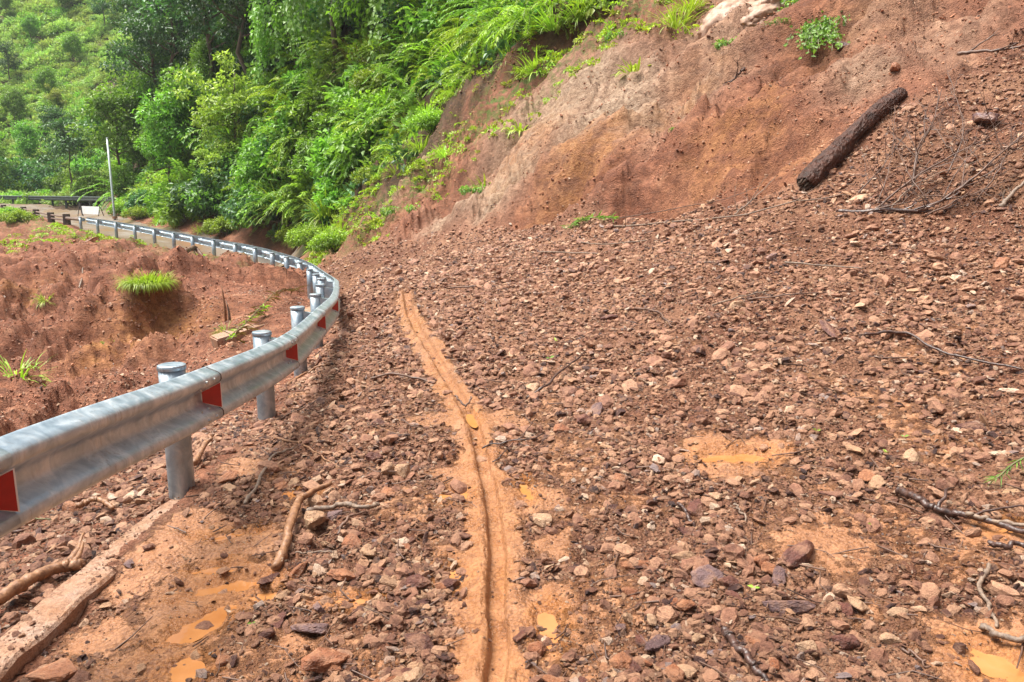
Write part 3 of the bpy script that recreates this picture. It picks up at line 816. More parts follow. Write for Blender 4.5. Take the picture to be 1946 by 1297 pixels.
            rp = pl(.015, .100, .006, .086, (.124, .190), (.084, .230), .0, M_WHITE, 'reflector', root)
            pl(.019, .096, .009, .082, (.128, .186), (.089, .225), .003, M_RED, 'red_sheet', rp, .003)
build_guardrail()

def build_old_rails():
    px = [(128, 429, 44.0), (98, 423, 47), (70, 415.5, 52), (46, 409, 57), (8, 404, 61.5), (-40, 403, 63)]
    pts = [P(*q) for q in px]
    root = empty('old_guardrail', pts[0], 0, 'rusty older roadside rail on dark square posts where the steel barrier ends', 'guardrail')
    org = pts[0]
    md = simple_mat('dark_weathered_post', (.035, .028, .024), (.12, .09, .075), 4, .8); mr = simple_mat('rusty_rail', (.10, .065, .05), (.22, .15, .12), 3, .6)
    pts[0] = pts[0] + (0, 0, .05)
    for p in pts:
        h = .62
        v, f = box(-.17, .17, -.13, .13, -.4, h)
        v = [(x * (1 - .1 * (z > 0)) + p[0] - org[0], y * (1 - .1 * (z > 0)) + p[1] - org[1], z + p[2] - org[2]) for x, y, z in v]
        mesh_obj('post', v, f, md, root)
    for hz in (.46, .26):
        for i in range(len(pts) - 1):
            v, f = tube([(a - org) + np.array((0, 0, hz)) for a in (pts[i], pts[i + 1])], .055, 6)
            mesh_obj('rail', v, f, mr, root)
    v, f = tube([(np.array(POST[-1]) - org) + np.array((.1, .1, -.16)), (pts[0] - org) + np.array((0, 0, .38))], .1, 6)
    mesh_obj('rail_end', v, f, mr, root)
    # rail on the far side of the bend
    px = [(214, 392, 62), (150, 389.5, 67), (75, 388, 70.5), (0, 386.5, 73.5), (-90, 385.5, 76), (-200, 385, 78), (-420, 385, 79)]
    pts = [P(*q) for q in px]
    org = pts[0]
    root = empty('dark_guardrail', org, 0, 'dark green-black barrier along the far side of the distant road bend', 'guardrail')
    mk = simple_mat('dark_rail_paint', (.018, .028, .026), (.05, .07, .062), 3, .5)
    for i in range(len(pts) - 1):
        V = []
        for a in (pts[i], pts[i + 1]):
            for (dy, z) in ((0, .34), (-.05, .40), (-.05, .50), (0, .54), (-.05, .60), (-.05, .70), (0, .75), (.04, .75), (.04, .34)): V.append((a[0] - org[0], a[1] - org[1] + dy, a[2] - org[2] + z))
        mesh_obj('rail_beam', V, [(k, (k + 1) % 9, (k + 1) % 9 + 9, k + 9) for k in range(9)], mk, root)
        for t in (0, .33, .67):
            a = pts[i] * (1 - t) + pts[i + 1] * t - org
            v, f = box(a[0] - .07, a[0] + .07, a[1] + .05, a[1] + .19, a[2] - .4, a[2] + .7)
            mesh_obj('post', v, f, mk, root)
    # pole
    b = P(218, 413, 46.5)
    root = empty('metal_pole', b, 0, 'slim pale grey metal pole standing alone in the grass verge', 'pole')
    mp = simple_mat('pale_grey_steel', (.35, .42, .44), (.55, .62, .62), 5, .4, metal=.3)
    v, f = tube([(0, 0, -.3), (0, 0, .06), (0, 0, 4.75)], [.075, .07, .055], 12); mesh_obj('shaft', v, f, mp, root, smooth=True)
    v, f = tube([(0, 0, 4.75), (0, 0, 4.79), (0, 0, 4.80)], [.065, .065, .04], 12); mesh_obj('end_cap', v, f, mp, root)
    v, f = tube([(0, 0, -.1), (0, 0, .05)], [.16, .15], 12); mesh_obj('foot', v, f, M_CONC, root)
    # blank board on a folding trestle, standing in the road
    b = P(168, 411.5, 44.5)
    root = empty('sign_board', b, math.radians(8), 'blank white board tipped back on a dark folding trestle in the far road', 'sign')
    me_ = simple_mat('dark_tube', (.05, .04, .04), (.10, .08, .07), 5, .6)
    V = [(-.30, .0, .14), (.62, .05, .10), (.56, .28, .56), (-.42, .22, .60)]; V += [(x, y + .025, z) for x, y, z in V]
    mesh_obj('panel', V, [(0, 1, 2, 3), (7, 6, 5, 4), (0, 4, 5, 1), (1, 5, 6, 2), (2, 6, 7, 3), (3, 7, 4, 0)], M_WHITE, root)
    for (a, c) in (((-.58, -.02, 0), (-.50, .22, .74)), ((-.50, .22, .74), (-.32, -.05, .05)), ((-.50, .24, .74), (-.5, .55, 0)), ((.6, .3, .56), (.66, .55, 0)), ((.56, .0, 0), (.58, .27, .58))):
        v, f = tube([a, c], .022, 6); mesh_obj('leg', v, f, me_, root)
build_old_rails()

# ------------------------------------------------------------------ stones
def hull_mesh(name, seed, n=16, flat=(1, .78, .55), detail=False):
    r = random.Random(seed)
    bm = bmesh.new()
    for i in range(n):
        v = Vector((r.gauss(0, 1), r.gauss(0, 1), r.gauss(0, 1))).normalized() * r.uniform(.78, 1.08)
        bm.verts.new((v.x * flat[0], v.y * flat[1], v.z * flat[2]))
    res = bmesh.ops.convex_hull(bm, input=bm.verts)
    bmesh.ops.delete(bm, geom=[g for g in res['geom_interior'] if isinstance(g, bmesh.types.BMVert)], context='VERTS')
    if detail:
        bmesh.ops.bevel(bm, geom=bm.edges[:], offset=.05, segments=1, affect='EDGES')
        bmesh.ops.triangulate(bm, faces=bm.faces)
        bmesh.ops.subdivide_edges(bm, edges=[e for e in bm.edges if e.calc_length() > .25], cuts=2)
        bmesh.ops.triangulate(bm, faces=bm.faces)
        from mathutils import noise as mn
        for v in bm.verts:
            v.co += v.co.normalized() * (.10 * mn.noise(v.co * 1.9 + Vector((seed, 0, 0))) + .07 * mn.noise(v.co * 4 + Vector((0, seed, 0))) + .04 * mn.noise(v.co * 11))
    me = bpy.data.meshes.new(name); bm.to_mesh(me); bm.free()
    return me

def gn_scatter(name, pts, rot, scl, idx, protos, kind='stuff'):
    """one object whose node group sets the prototype meshes on its points"""
    me = bpy.data.meshes.new(name)
    me.vertices.add(len(pts)); me.vertices.foreach_set('co', np.asarray(pts, np.float32).ravel())
    for nm, arr, ty in (('rot', rot, 'FLOAT_VECTOR'), ('scl', scl, 'FLOAT_VECTOR')):
        a = me.attributes.new(nm, ty, 'POINT'); a.data.foreach_set('vector', np.asarray(arr, np.float32).ravel())
    a = me.attributes.new('idx', 'INT', 'POINT'); a.data.foreach_set('value', np.asarray(idx, np.int32))
    o = bpy.data.objects.new(name, me); COL.objects.link(o)
    pc = bpy.data.collections.new(name + '_kinds')
    for i, p in enumerate(protos):
        po = bpy.data.objects.new('%s_kind_%02d' % (name, i), p); pc.objects.link(po)
    ng = bpy.data.node_groups.new(name + '_nodes', 'GeometryNodeTree')
    ng.interface.new_socket('Geometry', in_out='INPUT', socket_type='NodeSocketGeometry')
    ng.interface.new_socket('Geometry', in_out='OUTPUT', socket_type='NodeSocketGeometry')
    gi = ng.nodes.new('NodeGroupInput'); go = ng.nodes.new('NodeGroupOutput')
    ip = ng.nodes.new('GeometryNodeInstanceOnPoints'); ci = ng.nodes.new('GeometryNodeCollectionInfo')
    ci.inputs['Collection'].default_value = pc
    ci.inputs['Separate Children'].default_value = True; ci.inputs['Reset Children'].default_value = True
    ip.inputs['Pick Instance'].default_value = True
    def na(nm, ty):
        n = ng.nodes.new('GeometryNodeInputNamedAttribute'); n.data_type = ty; n.inputs[0].default_value = nm; return n.outputs[0]
    e2r = ng.nodes.new('FunctionNodeEulerToRotation')
    ng.links.new(na('rot', 'FLOAT_VECTOR'), e2r.inputs[0]); ng.links.new(e2r.outputs[0], ip.inputs['Rotation'])
    ng.links.new(na('scl', 'FLOAT_VECTOR'), ip.inputs['Scale']); ng.links.new(na('idx', 'INT'), ip.inputs['Instance Index'])
    ng.links.new(gi.outputs[0], ip.inputs['Points']); ng.links.new(ci.outputs[0], ip.inputs['Instance']); ng.links.new(ip.outputs[0], go.inputs[0])
    md = o.modifiers.new('scatter', 'NODES'); md.node_group = ng
    return tag(o, kind=kind)

_LM = []
def landmarks():
    if not _LM:
        for (u, v, t) in [(560, 1010, 'the forked barkless branch'), (435, 1112, 'the widest orange puddle'), (385, 1183, 'the long narrow puddle'), (350, 1272, 'the puddle at the bottom edge'), (325, 960, 'the nearest guardrail post'),
                          (505, 775, 'the second guardrail post'), (567, 728, 'the third guardrail post'), (120, 1100, 'the thick broken branch on the kerb'), (935, 1250, 'the nearest end of the rut'), (935, 1080, 'the lower rut'),
                          (925, 930, 'the middle of the rut'), (897, 796, 'the puddle in the rut'), (830, 690, 'the upper rut'), (1410, 1245, 'the black wet stick'), (1515, 1065, 'the biggest brown block'), (1500, 1165, 'the knobbly purplish stone'),
                          (1800, 990, 'the long dark reddish branch'), (1870, 1140, 'the crooked grey stick'), (1900, 1250, 'the lower right puddle'), (1402, 862, 'the bare mud patch'), (1800, 680, 'the long dark curved stick'),
                          (1050, 740, 'the dark bent stick'), (1705, 1172, 'the whitish stone'), (1305, 985, 'the short black stick'), (1180, 1268, 'the golden brown stone'), (620, 1262, 'the large rusty stone'), (600, 868, 'the thin peeled stick'),
                          (1580, 640, 'the dark flat block'), (1400, 583, 'the pinkish pale stone'), (1650, 820, 'the yellow fallen leaf'), (1150, 880, 'the thin branched twig'), (700, 1150, 'the left-hand mud patch'), (1260, 600, 'the bent brown stick'),
                          (1640, 1160, 'the pinkish stone by the purplish one'), (90, 960, 'the guardrail edge'), (1530, 330, 'the lower end of the log'), (1870, 300, 'the dead branch tangle')]:
            p = at(u, v); _LM.append((p[0], p[1], t))
    return _LM
def build_stones():
    protos = []
    flats = [(1, .8, .55), (1, .7, .4), (1, .9, .7), (1, .6, .35), (1, .85, .5)]
    from mathutils import noise as mn
    M_CLOD = make_stone_mat('mud_clod', [(0, (.20, .085, .052)), (.5, (.37, .175, .105)), (1, (.53, .30, .18))], .5, .4)
    for i in range(16):
        if i < 10:
            me = hull_mesh('stone_shape', 100 + i, 11 + i % 7, flats[i % 5], i % 2 == 0); me.materials.append(M_STONE)
        else:
            bm = bmesh.new(); bmesh.ops.create_icosphere(bm, subdivisions=2, radius=1)
            for v in bm.verts:
                v.co = v.co * (1 + .35 * mn.noise(v.co * 1.3 + Vector((i * 7, 0, 0))) + .3 * mn.noise(v.co * 3.1 + Vector((0, i * 5, 0)))); v.co.z *= .7
            me = bpy.data.meshes.new('clod_shape'); bm.to_mesh(me); bm.free(); me.materials.append(M_CLOD)
        protos.append(me)
    n = 345000
    ang = RNG.uniform(-.72, .72, n); r = 2.0 * (26 / 2.0) ** RNG.uniform(0, 1, n)
    ex = 6000
    ang = np.concatenate([ang, RNG.uniform(-2.2, 2.2, ex)]); r = np.concatenate([r, 1.2 * 6 ** RNG.uniform(0, 1, ex)])
    x = np.sin(ang) * r; y = np.cos(ang) * r
    z = zones(x, y)
    smooth = np.clip(np.maximum(z['mud'], z['track']), 0, 1)
    smin = .0050 * np.clip(r / 4.2, .8, 3.4)
    s = smin * RNG.uniform(0, 1, len(x)) ** (-1 / 2.0) * np.exp(.55 * fbm(x * 1.1, y * 1.1, 3, 37))
    s = np.minimum(s, .030 + .05 * RNG.uniform(0, 1, len(x)) ** 4)
    pr = z['debris'] * (1 - .93 * sstep(.2, .7, z['mud'])) * (1 - .985 * sstep(.25, .8, z['track']))
    # clumping
    pr = pr * np.clip(1.05 + 1.5 * fbm(x * 2.2, y * 2.2, 4, 33), .15, 1)
    left = (x < -1.9) & (y < 30)
    rock = np.clip(.25 + .9 * fbm(x * .8, y * .8, 3, 35), .03, .75)
    wild = np.where(left, np.clip(rock * 1.25, 0, .9), np.where(x > -5, rock * .48, 0))
    nearrail = (x < -1.6) & (x > -3.6) & (y < 7)
    wild = np.where(nearrail, .95, wild)
    pr = np.maximum(pr, wild * (1 - z['debris']) * (1 - z['road']))
    pr = np.where((x > KERB_X0 - .02) & (x < KERB_X1 + .03) & (y < 4.9), pr * .22, pr)
    keep = (RNG.uniform(0, 1, len(x)) < pr) & (r > 1.3)
    x, y, s, r, ang = x[keep], y[keep], s[keep], r[keep], ang[keep]
    zk = {k: v[keep] for k, v in z.items()}
    s = np.where(zk['debris'] < .5, np.where((x < -1.6) & (y < 6), s * .95, s * .62), s)
    h = height(x, y, True, zk)
    onk = (x > KERB_X0) & (x < KERB_X1) & (y < 3.9)
    h = np.where(onk, np.maximum(h, .004), h); s = np.where(onk, s * .6, s)
    idx = RNG.integers(0, 16, len(x))
    rot = np.stack([RNG.normal(0, .45, len(x)), RNG.normal(0, .45, len(x)), RNG.uniform(0, 6.28, len(x))], 1)
    scl = s[:, None] * np.stack([RNG.uniform(.85, 1.3, len(x)), RNG.uniform(.8, 1.2, len(x)), RNG.uniform(.45, 1.1, len(x))], 1)
    pts = np.stack([x, y, h + s * .12], 1)
    score = np.where(np.abs(ang) < .62, s / r, 0)
    top = np.argsort(-score)[:268]
    rest = np.ones(len(x), bool); rest[top] = False
    so = gn_scatter('rubble', pts[rest], rot[rest], scl[rest], idx[rest], protos)
    print('rubble', rest.sum())
    # the largest stones, one by one
    cl = {'dark reddish-brown': [(0, (.11, .042, .032)), (1, (.19, .070, .048))], 'rusty orange-brown': [(0, (.30, .11, .05)), (1, (.42, .18, .085))],
          'pale tan': [(0, (.42, .25, .14)), (1, (.52, .34, .21))], 'purplish grey': [(0, (.14, .080, .080)), (1, (.23, .145, .14))]}
    mats = {k: make_stone_mat(k.replace(' ', '_').replace('-', '_') + '_stone', v, .36, .35) for k, v in cl.items()}
    shapes = {k: [] for k in cl}
    for k in cl:
        for j in range(6):
            me = hull_mesh('rock', hash_i(k) + j * 31, 14 + j * 2, [(1, .85, .65), (1, .8, .55), (1, .9, .75)][j % 3], True); me.materials.append(mats[k]); shapes[k].append(me)
    def put(px, py, pz, s_, k, label, group, sc=None, rz=None, emb=.1):
        o = bpy.data.objects.new('rock', rnd.choice(shapes[k])); COL.objects.link(o)
        o.location = (px, py, pz + s_ * emb); o.rotation_euler = (rnd.gauss(0, .3), rnd.gauss(0, .3), rnd.uniform(0, 6.28) if rz is None else rz)
        sc = sc or (rnd.uniform(.9, 1.3), rnd.uniform(.85, 1.15), rnd.uniform(.75, 1.15))
        o.scale = tuple(s_ * q for q in sc)
        tag(o, label, 'rock', group)
        return o
    for i in top:
        k = rnd.choices(list(cl), (4, 5, 3, .8))[0]
        tr = float(np.interp(y[i], TRK[:, 1], TRK[:, 0]))
        LM = landmarks()
        q = min(LM, key=lambda w: (w[0] - x[i]) ** 2 + (w[1] - y[i]) ** 2)
        dx, dy = x[i] - q[0], y[i] - q[1]
        rel = ('right of' if dx > 0 else 'left of') if abs(dx) > abs(dy) * .7 else ('just behind' if dy > 0 else 'in front of')
        if True: wh = '%s %s' % (rel, q[2])
        elif x[i] < -1.55 and y[i] < 12: wh = 'lying beneath or just beyond the steel guardrail'
        elif zk['debris'][i] < .5: wh = 'lying on the bare slide slope'
        elif x[i] < tr: wh = 'in the debris between guardrail and wheel rut'
        elif y[i] < 4.5: wh = 'in the nearest debris to the right of the wheel rut'
        else: wh = 'in the debris spread uphill to the right of the wheel rut'
        form, sc3 = rnd.choice([('flat', (1.15, 1.0, .6)), ('blocky', (1.0, 1.0, 1.05)), ('long', (1.3, .85, .85)), ('angular', (1.1, .95, .9))])
        big = 'large' if s[i] > .05 else ('mid-sized' if s[i] > .033 else 'small')
        put(x[i], y[i], h[i], s[i] * .92, k, '%s %s %s stone %s' % (big, form, k, wh), 'loose stones left by the landslide', sc3)
    # stones one can pick out
    def at_h(u, v):
        p = at(u, v); p[2] = float(height(p[:1], p[1:2])[0]); return p
    special = [(597, 1000, .075, 'pale tan', 'rounded tan stone with a dark hollow beside the forked branch', (1.1, .9, .9)),
               (511, 1108, .062, 'dark reddish-brown', 'dark wedge-shaped stone at the lower tip of the forked branch', (1.3, .7, .75)),
               (620, 1032, .042, 'pale tan', 'small cream-coloured broken stone just right of the forked branch', (1.3, .9, .6)),
               (565, 1090, .06, 'rusty orange-brown', 'orange-brown block of stone right of the dark wedge-shaped stone', (1.2, 1, .8)),
               (590, 1200, .085, 'purplish grey', 'large mud-coated purplish stone low in the mud left of the wheel rut', (1.2, 1, .5)),
               (625, 1262, .09, 'rusty orange-brown', 'large rusty stone at the bottom edge left of the wheel rut', (1.2, .9, .7)),
               (105, 1282, .10, 'rusty orange-brown', 'big layered orange stone beside the kerb at the bottom edge', (1.4, .8, .6)),
               (1515, 1065, .085, 'dark reddish-brown', 'biggest dark brown layered block in the lower right debris', (1.35, .8, .8)),
               (1500, 1165, .075, 'purplish grey', 'long knobbly purplish stone below the biggest brown block', (1.7, .6, .5)),
               (1480, 1100, .05, 'purplish grey', 'bluish grey stone wedged left of the biggest brown block', (1.2, 1, .8)),
               (1705, 1172, .035, 'pale tan', 'small whitish stone alone in the lower right mud', (1.4, .8, .7)),
               (1630, 1160, .055, 'pale tan', 'pinkish pale stone between the purplish stone and the whitish one', (1.2, 1, .6)),
               (1535, 1240, .05, 'pale tan', 'cream pebble right of the black stick near the bottom edge', (1, 1, .8)),
               (1460, 1080, .055, 'rusty orange-brown', 'orange stone left of the bluish grey stone', (1, 1, .9)),
               (1180, 1268, .05, 'rusty orange-brown', 'golden brown stone at the bottom edge right of the rut', (1, 1, .9)),
               (1250, 1235, .06, 'purplish grey', 'mauve stone near the bottom edge right of the golden brown one', (1.3, .8, .6)),
               (1015, 742, .075, 'pale tan', 'pale stone in a dark heap right of the upper rut', (1.2, 1, .8)),
               (1400, 583, .10, 'pale tan', 'large pinkish pale stone in the middle distance right of the rut', (1.1, 1, .8)),
               (1470, 495, .11, 'purplish grey', 'large grey stone high in the debris below the long pale stick', (1.4, .9, .7)),
               (1372, 497, .12, 'dark reddish-brown', 'large dark purple-brown stone in the upper debris', (1.5, .9, .6)),
               (1580, 640, .11, 'dark reddish-brown', 'large dark flat block in the debris right of centre', (1.5, .9, .55)),
               (1900, 512, .09, 'rusty orange-brown', 'orange boulder at the right edge of the upper debris', (1.2, 1, .9)),
               (1155, 608, .09, 'dark reddish-brown', 'dark stone with a flat top right of the start of the rut', (1.6, .8, .5)),
               (1140, 385, .14, 'pale tan', 'single whitish stone at the foot of the slide face', (1, .9, .8)),
               (1870, 235, .20, 'purplish grey', 'large grey rock half buried in the slope above the dead branches', (1.3, .9, .8)),
               (1605, 78, .17, 'purplish grey', 'dark slate-coloured stone on the slope near the hanging creeper', (1.5, .9, .7)),
               (1700, 150, .12, 'rusty orange-brown', 'brown block perched on the slope above the fallen log', (1.1, .9, 1)),
               (1640, 378, .13, 'pale tan', 'flat pinkish stone where the long stick meets the heap', (1.5, 1, .5)),
               (210, 1072, .035, 'rusty orange-brown', 'small ochre stone on the kerb edge', (1.5, .8, .8)),
               (245, 1082, .045, 'purplish grey', 'dark slaty flat stone on the mud just right of the kerb', (1.5, .8, .5)),
               (122, 506, .3, 'pale tan', 'whitish boulder on the red bank far left', (1.2, .8, .5)),
               (172, 484, .35, 'pale tan', 'pale flat broken slab on top of the red bank', (1.9, .9, .25))]
    for (u, v, s_, k, lb, sc) in special:
        p = at_h(u, v)
        put(p[0], p[1], p[2], s_, k, lb, None, sc, emb=.25)
def hash_i(k): return sum(ord(c) * (i + 3) for i, c in enumerate(k)) % 5000
build_stones()

def build_boulders():
    mt = make_stone_mat('pale_bedrock', [(0, (.40, .25, .165)), (1, (.48, .33, .24))], .5, .25)
    from mathutils import noise as mn
    for (u, v, s, sc, lb) in [(1395, 38, .62, (1.15, .9, .8), 'smooth pinkish white boulder bulging from the top of the slide face'),
                              (1455, 18, .50, (1.1, .9, .55), 'fissured cream boulder right of the smooth pinkish one'),
                              (1500, -18, .5, (1.2, .8, .6), 'buff rock outcrop at the top edge right of the fissured boulder')]:
        bm = bmesh.new(); bmesh.ops.create_icosphere(bm, subdivisions=5, radius=1)
        for q in bm.verts:
            d = q.co.normalized(); w = d * 1.4 + Vector((u * .01, 0, 0))
            c_ = mn.cell_vector(w * 1.3).x
            q.co = d * (1 + .16 * mn.noise(w) + .10 * mn.noise(w * 2.5) - .10 * max(0, 1 - abs(mn.noise(w * 1.7 + Vector((3, 3, 3)))) * 9) + .03 * mn.noise(w * 9))
            q.co.x *= sc[0]; q.co.y *= sc[1]; q.co.z *= sc[2]; q.co *= s
        me = bpy.data.meshes.new('boulder'); bm.to_mesh(me); bm.free(); me.materials.append(mt)
        me.polygons.foreach_set('use_smooth', [True] * len(me.polygons))
        o = bpy.data.objects.new('boulder', me); COL.objects.link(o)
        p = at(u, v); o.location = (p[0], p[1] + .1, p[2] - .1); o.rotation_euler = (.4, -.45, .2)
        tag(o, lb, 'boulder')
build_boulders()

# ------------------------------------------------------------------ wood: log, sticks, branches
M_WET = simple_mat('wet_dark_wood', (.018, .010, .009), (.10, .052, .040), 38, .38, .9, .006)
M_WOOD = simple_mat('barkless_wood', (.11, .048, .024), (.33, .165, .08), 42, .5, .9, .006)
M_GREYW = simple_mat('grey_wood', (.07, .045, .034), (.27, .19, .135), 42, .6, .9, .006)
M_TWIG = simple_mat('thin_dead_wood', (.045, .022, .016), (.16, .085, .055), 9, .55, .3, .005)
M_LOG = simple_mat('rotten_log_bark', (.016, .007, .005), (.105, .045, .030), 11, .45, 1.0, .06, spec=.25, detail=9)
def ground_z(x, y): return float(height(np.array([x]), np.array([y]))[0])
def path_on_ground(px, n=10, lift=0.0, jag=.006):
    k = [at(*q[:2]) for q in px]
    for i, q in enumerate(px):
        k[i][2] = ground_z(k[i][0], k[i][1]) + (q[2] if len(q) > 2 else 0) + lift
    k = np.array(k)
    L = np.linalg.norm(k[-1] - k[0])
    ts = np.linspace(0, len(k) - 1, n)
    out = []
    for t in ts:
        i = min(int(t), len(k) - 2)
        q = catmull(k, i, t - i) + np.array([rnd.gauss(0, 1) for _ in range(3)]) * jag * np.array((1, 1, .5))
        out.append(q)
    return np.array(out)
def stick(px, r0, r1, m, label, name='stick', n=12, lift=None, jag=.006, sub=None, group=None, cat=None, sides=8):
    pts = path_on_ground(px, n, r0 * .7 if lift is None else lift, jag)
    org = pts[0].copy()
    n2 = n * 4
    tt = np.linspace(0, n - 1, n2)
    pts = np.array([catmull(pts, min(int(t), n - 2), t - min(int(t), n - 2)) for t in tt]) + RNG.normal(0, r0 * .07, (n2, 3))
    rad = np.linspace(r0, r1, n2) * (1 + .10 * RNG.uniform(-1, 1, n2) + .35 * (RNG.uniform(0, 1, n2) < .05))
    rad[0] *= .55; rad[-1] *= .5
    v, f = tube(pts - org, rad, sides + 2, True, .13, 3)
    root = mesh_obj(name, v, f, m)
    root.location = tuple(org)
    for pl in root.data.polygons: pl.use_smooth = len(pl.vertices) == 4
    tag(root, label, cat or ('branch' if name == 'branch' else 'stick'), group)
    for (px2, a, b) in (sub or []):
        p2 = path_on_ground(px2, 8, a * .7, jag)
        v, f = tube(p2 - org, np.linspace(a, b, 8), 7, True, .08, 5)
        mesh_obj('side_branch', v, f, m, root, smooth=True)
    return root
stick([(526, 1090, .0), (548, 1040, .03), (566, 985, .05), (577, 965, .06)], .021, .019, M_WOOD, 'forked orange-brown barkless branch standing out of the mud left of the rut', 'branch',
      sub=[([(577, 965, .06), (600, 950, .05), (632, 937, .04)], .019, .013), ([(577, 966, .06), (565, 975, .03), (548, 985, .01)], .014, .005)], jag=.004)
stick([(-60, 1205, .05), (0, 1168, .05), (60, 1128, .04), (120, 1095, .03), (160, 1088, .02)], .030, .024, M_WOOD, 'thick reddish broken branch lying across the kerb at bottom left', 'branch', jag=.004,
      sub=[([(130, 1095, .04), (150, 1070, .06), (165, 1052, .09)], .022, .004), ([(135, 1098, .03), (155, 1078, .06), (158, 1060, .07)], .02, .004)])
stick([(470, 965), (500, 915, .02), (528, 880, .03), (560, 862, .03)], .012, .006, M_GREYW, 'grey-brown crooked stick left of the forked branch', jag=.008)
stick([(585, 985, .01), (640, 970, .03), (690, 985, .03), (722, 975, .01)], .014, .009, M_GREYW, 'knobbly grey root right of the forked branch', 'root', cat='root', jag=.012)
stick([(520, 835), (560, 850, .02), (600, 868, .02), (640, 890)], .008, .004, M_WOOD, 'thin peeled stick among stones right of the nearest post')
stick([(545, 740), (575, 720, .02), (610, 705, .02), (640, 697)], .014, .009, M_WOOD, 'pale root-like stick beside the third guardrail post', jag=.01)
stick([(525, 800), (570, 775, .02), (640, 745)], .007, .004, M_TWIG, 'thin dark stick near the second guardrail post')
stick([(640, 1030), (665, 1005, .03), (700, 990, .02)], .008, .004, M_TWIG, 'short dark twig right of the small cream stone')
stick([(540, 1060), (590, 1053, .02), (640, 1058)], .004, .003, M_GREYW, 'straight pale grass stalk crossing under the forked branch')
stick([(1372, 1205, .03), (1395, 1235, .02), (1425, 1265, .02), (1450, 1290)], .016, .010, M_WET, 'black wet stick near the bottom edge right of centre', n=14)
stick([(1702, 945, .02), (1740, 972, .03), (1780, 985, .03), (1850, 1000, .03), (1960, 1030, .02)], .019, .012, M_WET, 'long dark reddish branch reaching in from the right edge', 'branch', n=16,
      sub=[([(1780, 985, .04), (1795, 965, .06), (1812, 945, .06)], .010, .004), ([(1840, 998, .03), (1890, 990, .05), (1950, 985, .05)], .007, .004)])
stick([(1835, 1000, .05), (1890, 1008, .05), (1960, 1026, .05)], .011, .008, M_GREYW, 'pale peeled stick lying along the dark reddish branch')
stick([(1878, 1048, .02), (1910, 1054, .02), (1960, 1050, .02)], .012, .010, M_WET, 'short black stick below the dark reddish branch at the right edge')
stick([(1875, 1090, .03), (1862, 1125, .02), (1880, 1160, .02), (1893, 1195)], .009, .006, M_GREYW, 'crooked lichen-grey stick standing near the lower right corner', jag=.005)
stick([(1865, 1205, .02), (1895, 1222, .02), (1960, 1235, .02)], .012, .010, M_GREYW, 'bark-edged pale stick beside the puddle in the lower right corner')
stick([(1288, 968, .02), (1305, 985, .02), (1320, 1000)], .010, .008, M_WET, 'short black stick in the debris right of the rut')
stick([(1395, 980, .03), (1412, 995, .02), (1420, 1010)], .006, .004, M_GREYW, 'small whitish twig right of the short black stick')
stick([(1640, 650, .02), (1720, 650, .04), (1800, 680, .04), (1940, 706, .03)], .012, .007, M_WET, 'long dark stick curving through the debris at the right', n=16)
stick([(1000, 757, .02), (1040, 745, .04), (1080, 712, .05), (1112, 686, .05)], .011, .006, M_WET, 'dark bent stick on the heap right of the upper rut')
stick([(865, 768, .05), (885, 776, .05), (897, 768, .05)], .008, .006, M_TWIG, 'short dark stick lying across the wheel rut')
stick([(915, 852, .04), (960, 853, .05), (1010, 850, .05), (1035, 838, .05)], .006, .003, M_WET, 'thin branched twig lying across the rut from the right', name='twig', cat='twig', sub=[([(990, 851, .05), (1005, 830, .06), (1020, 812, .06)], .004, .002), ([(940, 880, .02), (955, 868, .04), (975, 853, .04)], .004, .003)])
stick([(705, 728), (750, 725, .03), (820, 727)], .011, .008, M_TWIG, 'short brown stick left of the upper rut')
stick([(930, 690), (960, 690, .02), (1000, 680)], .008, .005, M_TWIG, 'small brown stick right of the upper rut')
stick([(1205, 590), (1250, 600, .04), (1275, 625, .03)], .012, .007, M_TWIG, 'bent brown stick in the middle debris')
stick([(1420, 570, .02), (1500, 573, .04), (1620, 560, .03)], .008, .005, M_TWIG, 'long thin stick lying level in the middle debris')
stick([(1350, 590, .02), (1410, 572, .04), (1460, 560, .05)], .008, .005, M_GREYW, 'thin grey stick tilted up from the middle debris')
stick([(1490, 505, .02), (1560, 512, .04), (1640, 520, .03)], .010, .006, M_GREYW, 'thin grey stick below the long branches')
stick([(1100, 462, .02), (1150, 470, .03), (1230, 462, .03)], .010, .007, M_GREYW, 'greyish stick left of the fallen bamboo spray')
stick([(850, 545), (890, 550, .03), (950, 545)], .012, .008, M_TWIG, 'brown stick just right of where the rut begins')
stick([(1010, 480), (1070, 490, .04), (1140, 486)], .012, .008, M_GREYW, 'long grey stick at the back of the debris')
stick([(395, 800, .02), (440, 775, .06), (490, 755, .03)], .012, .008, M_WET, 'black hose-like stick behind the nearest guardrail post')
stick([(370, 895, .02), (395, 870, .08), (410, 860, .11)], .022, .006, M_WOOD, 'splintered pale wood beside the nearest post foot', jag=.006)
stick([(150, 975, .03), (185, 970, .05), (215, 978, .03)], .016, .012, M_WOOD, 'short orange stick on the stones under the guardrail')
stick([(0, 1020, .05), (40, 1005, .06), (95, 1003, .04)], .006, .003, M_STEM, 'dark green grass stalk under the guardrail at the left edge')
stick([(1720, 1250), (1740, 1262, .02), (1760, 1275)], .005, .003, M_TWIG, 'tiny dark twig in the lower right corner mud', name='twig', cat='twig')
stick([(120, 545, .02), (145, 535, .08), (160, 528, .1)], .03, .015, M_GREYW, 'grey root stub in the shaded hollow of the left bank', name='root', cat='root')
stick([(355, 510, .06), (375, 505, .08), (395, 507, .05)], .07, .05, M_TWIG, 'dark timber stub lying on the left bank')

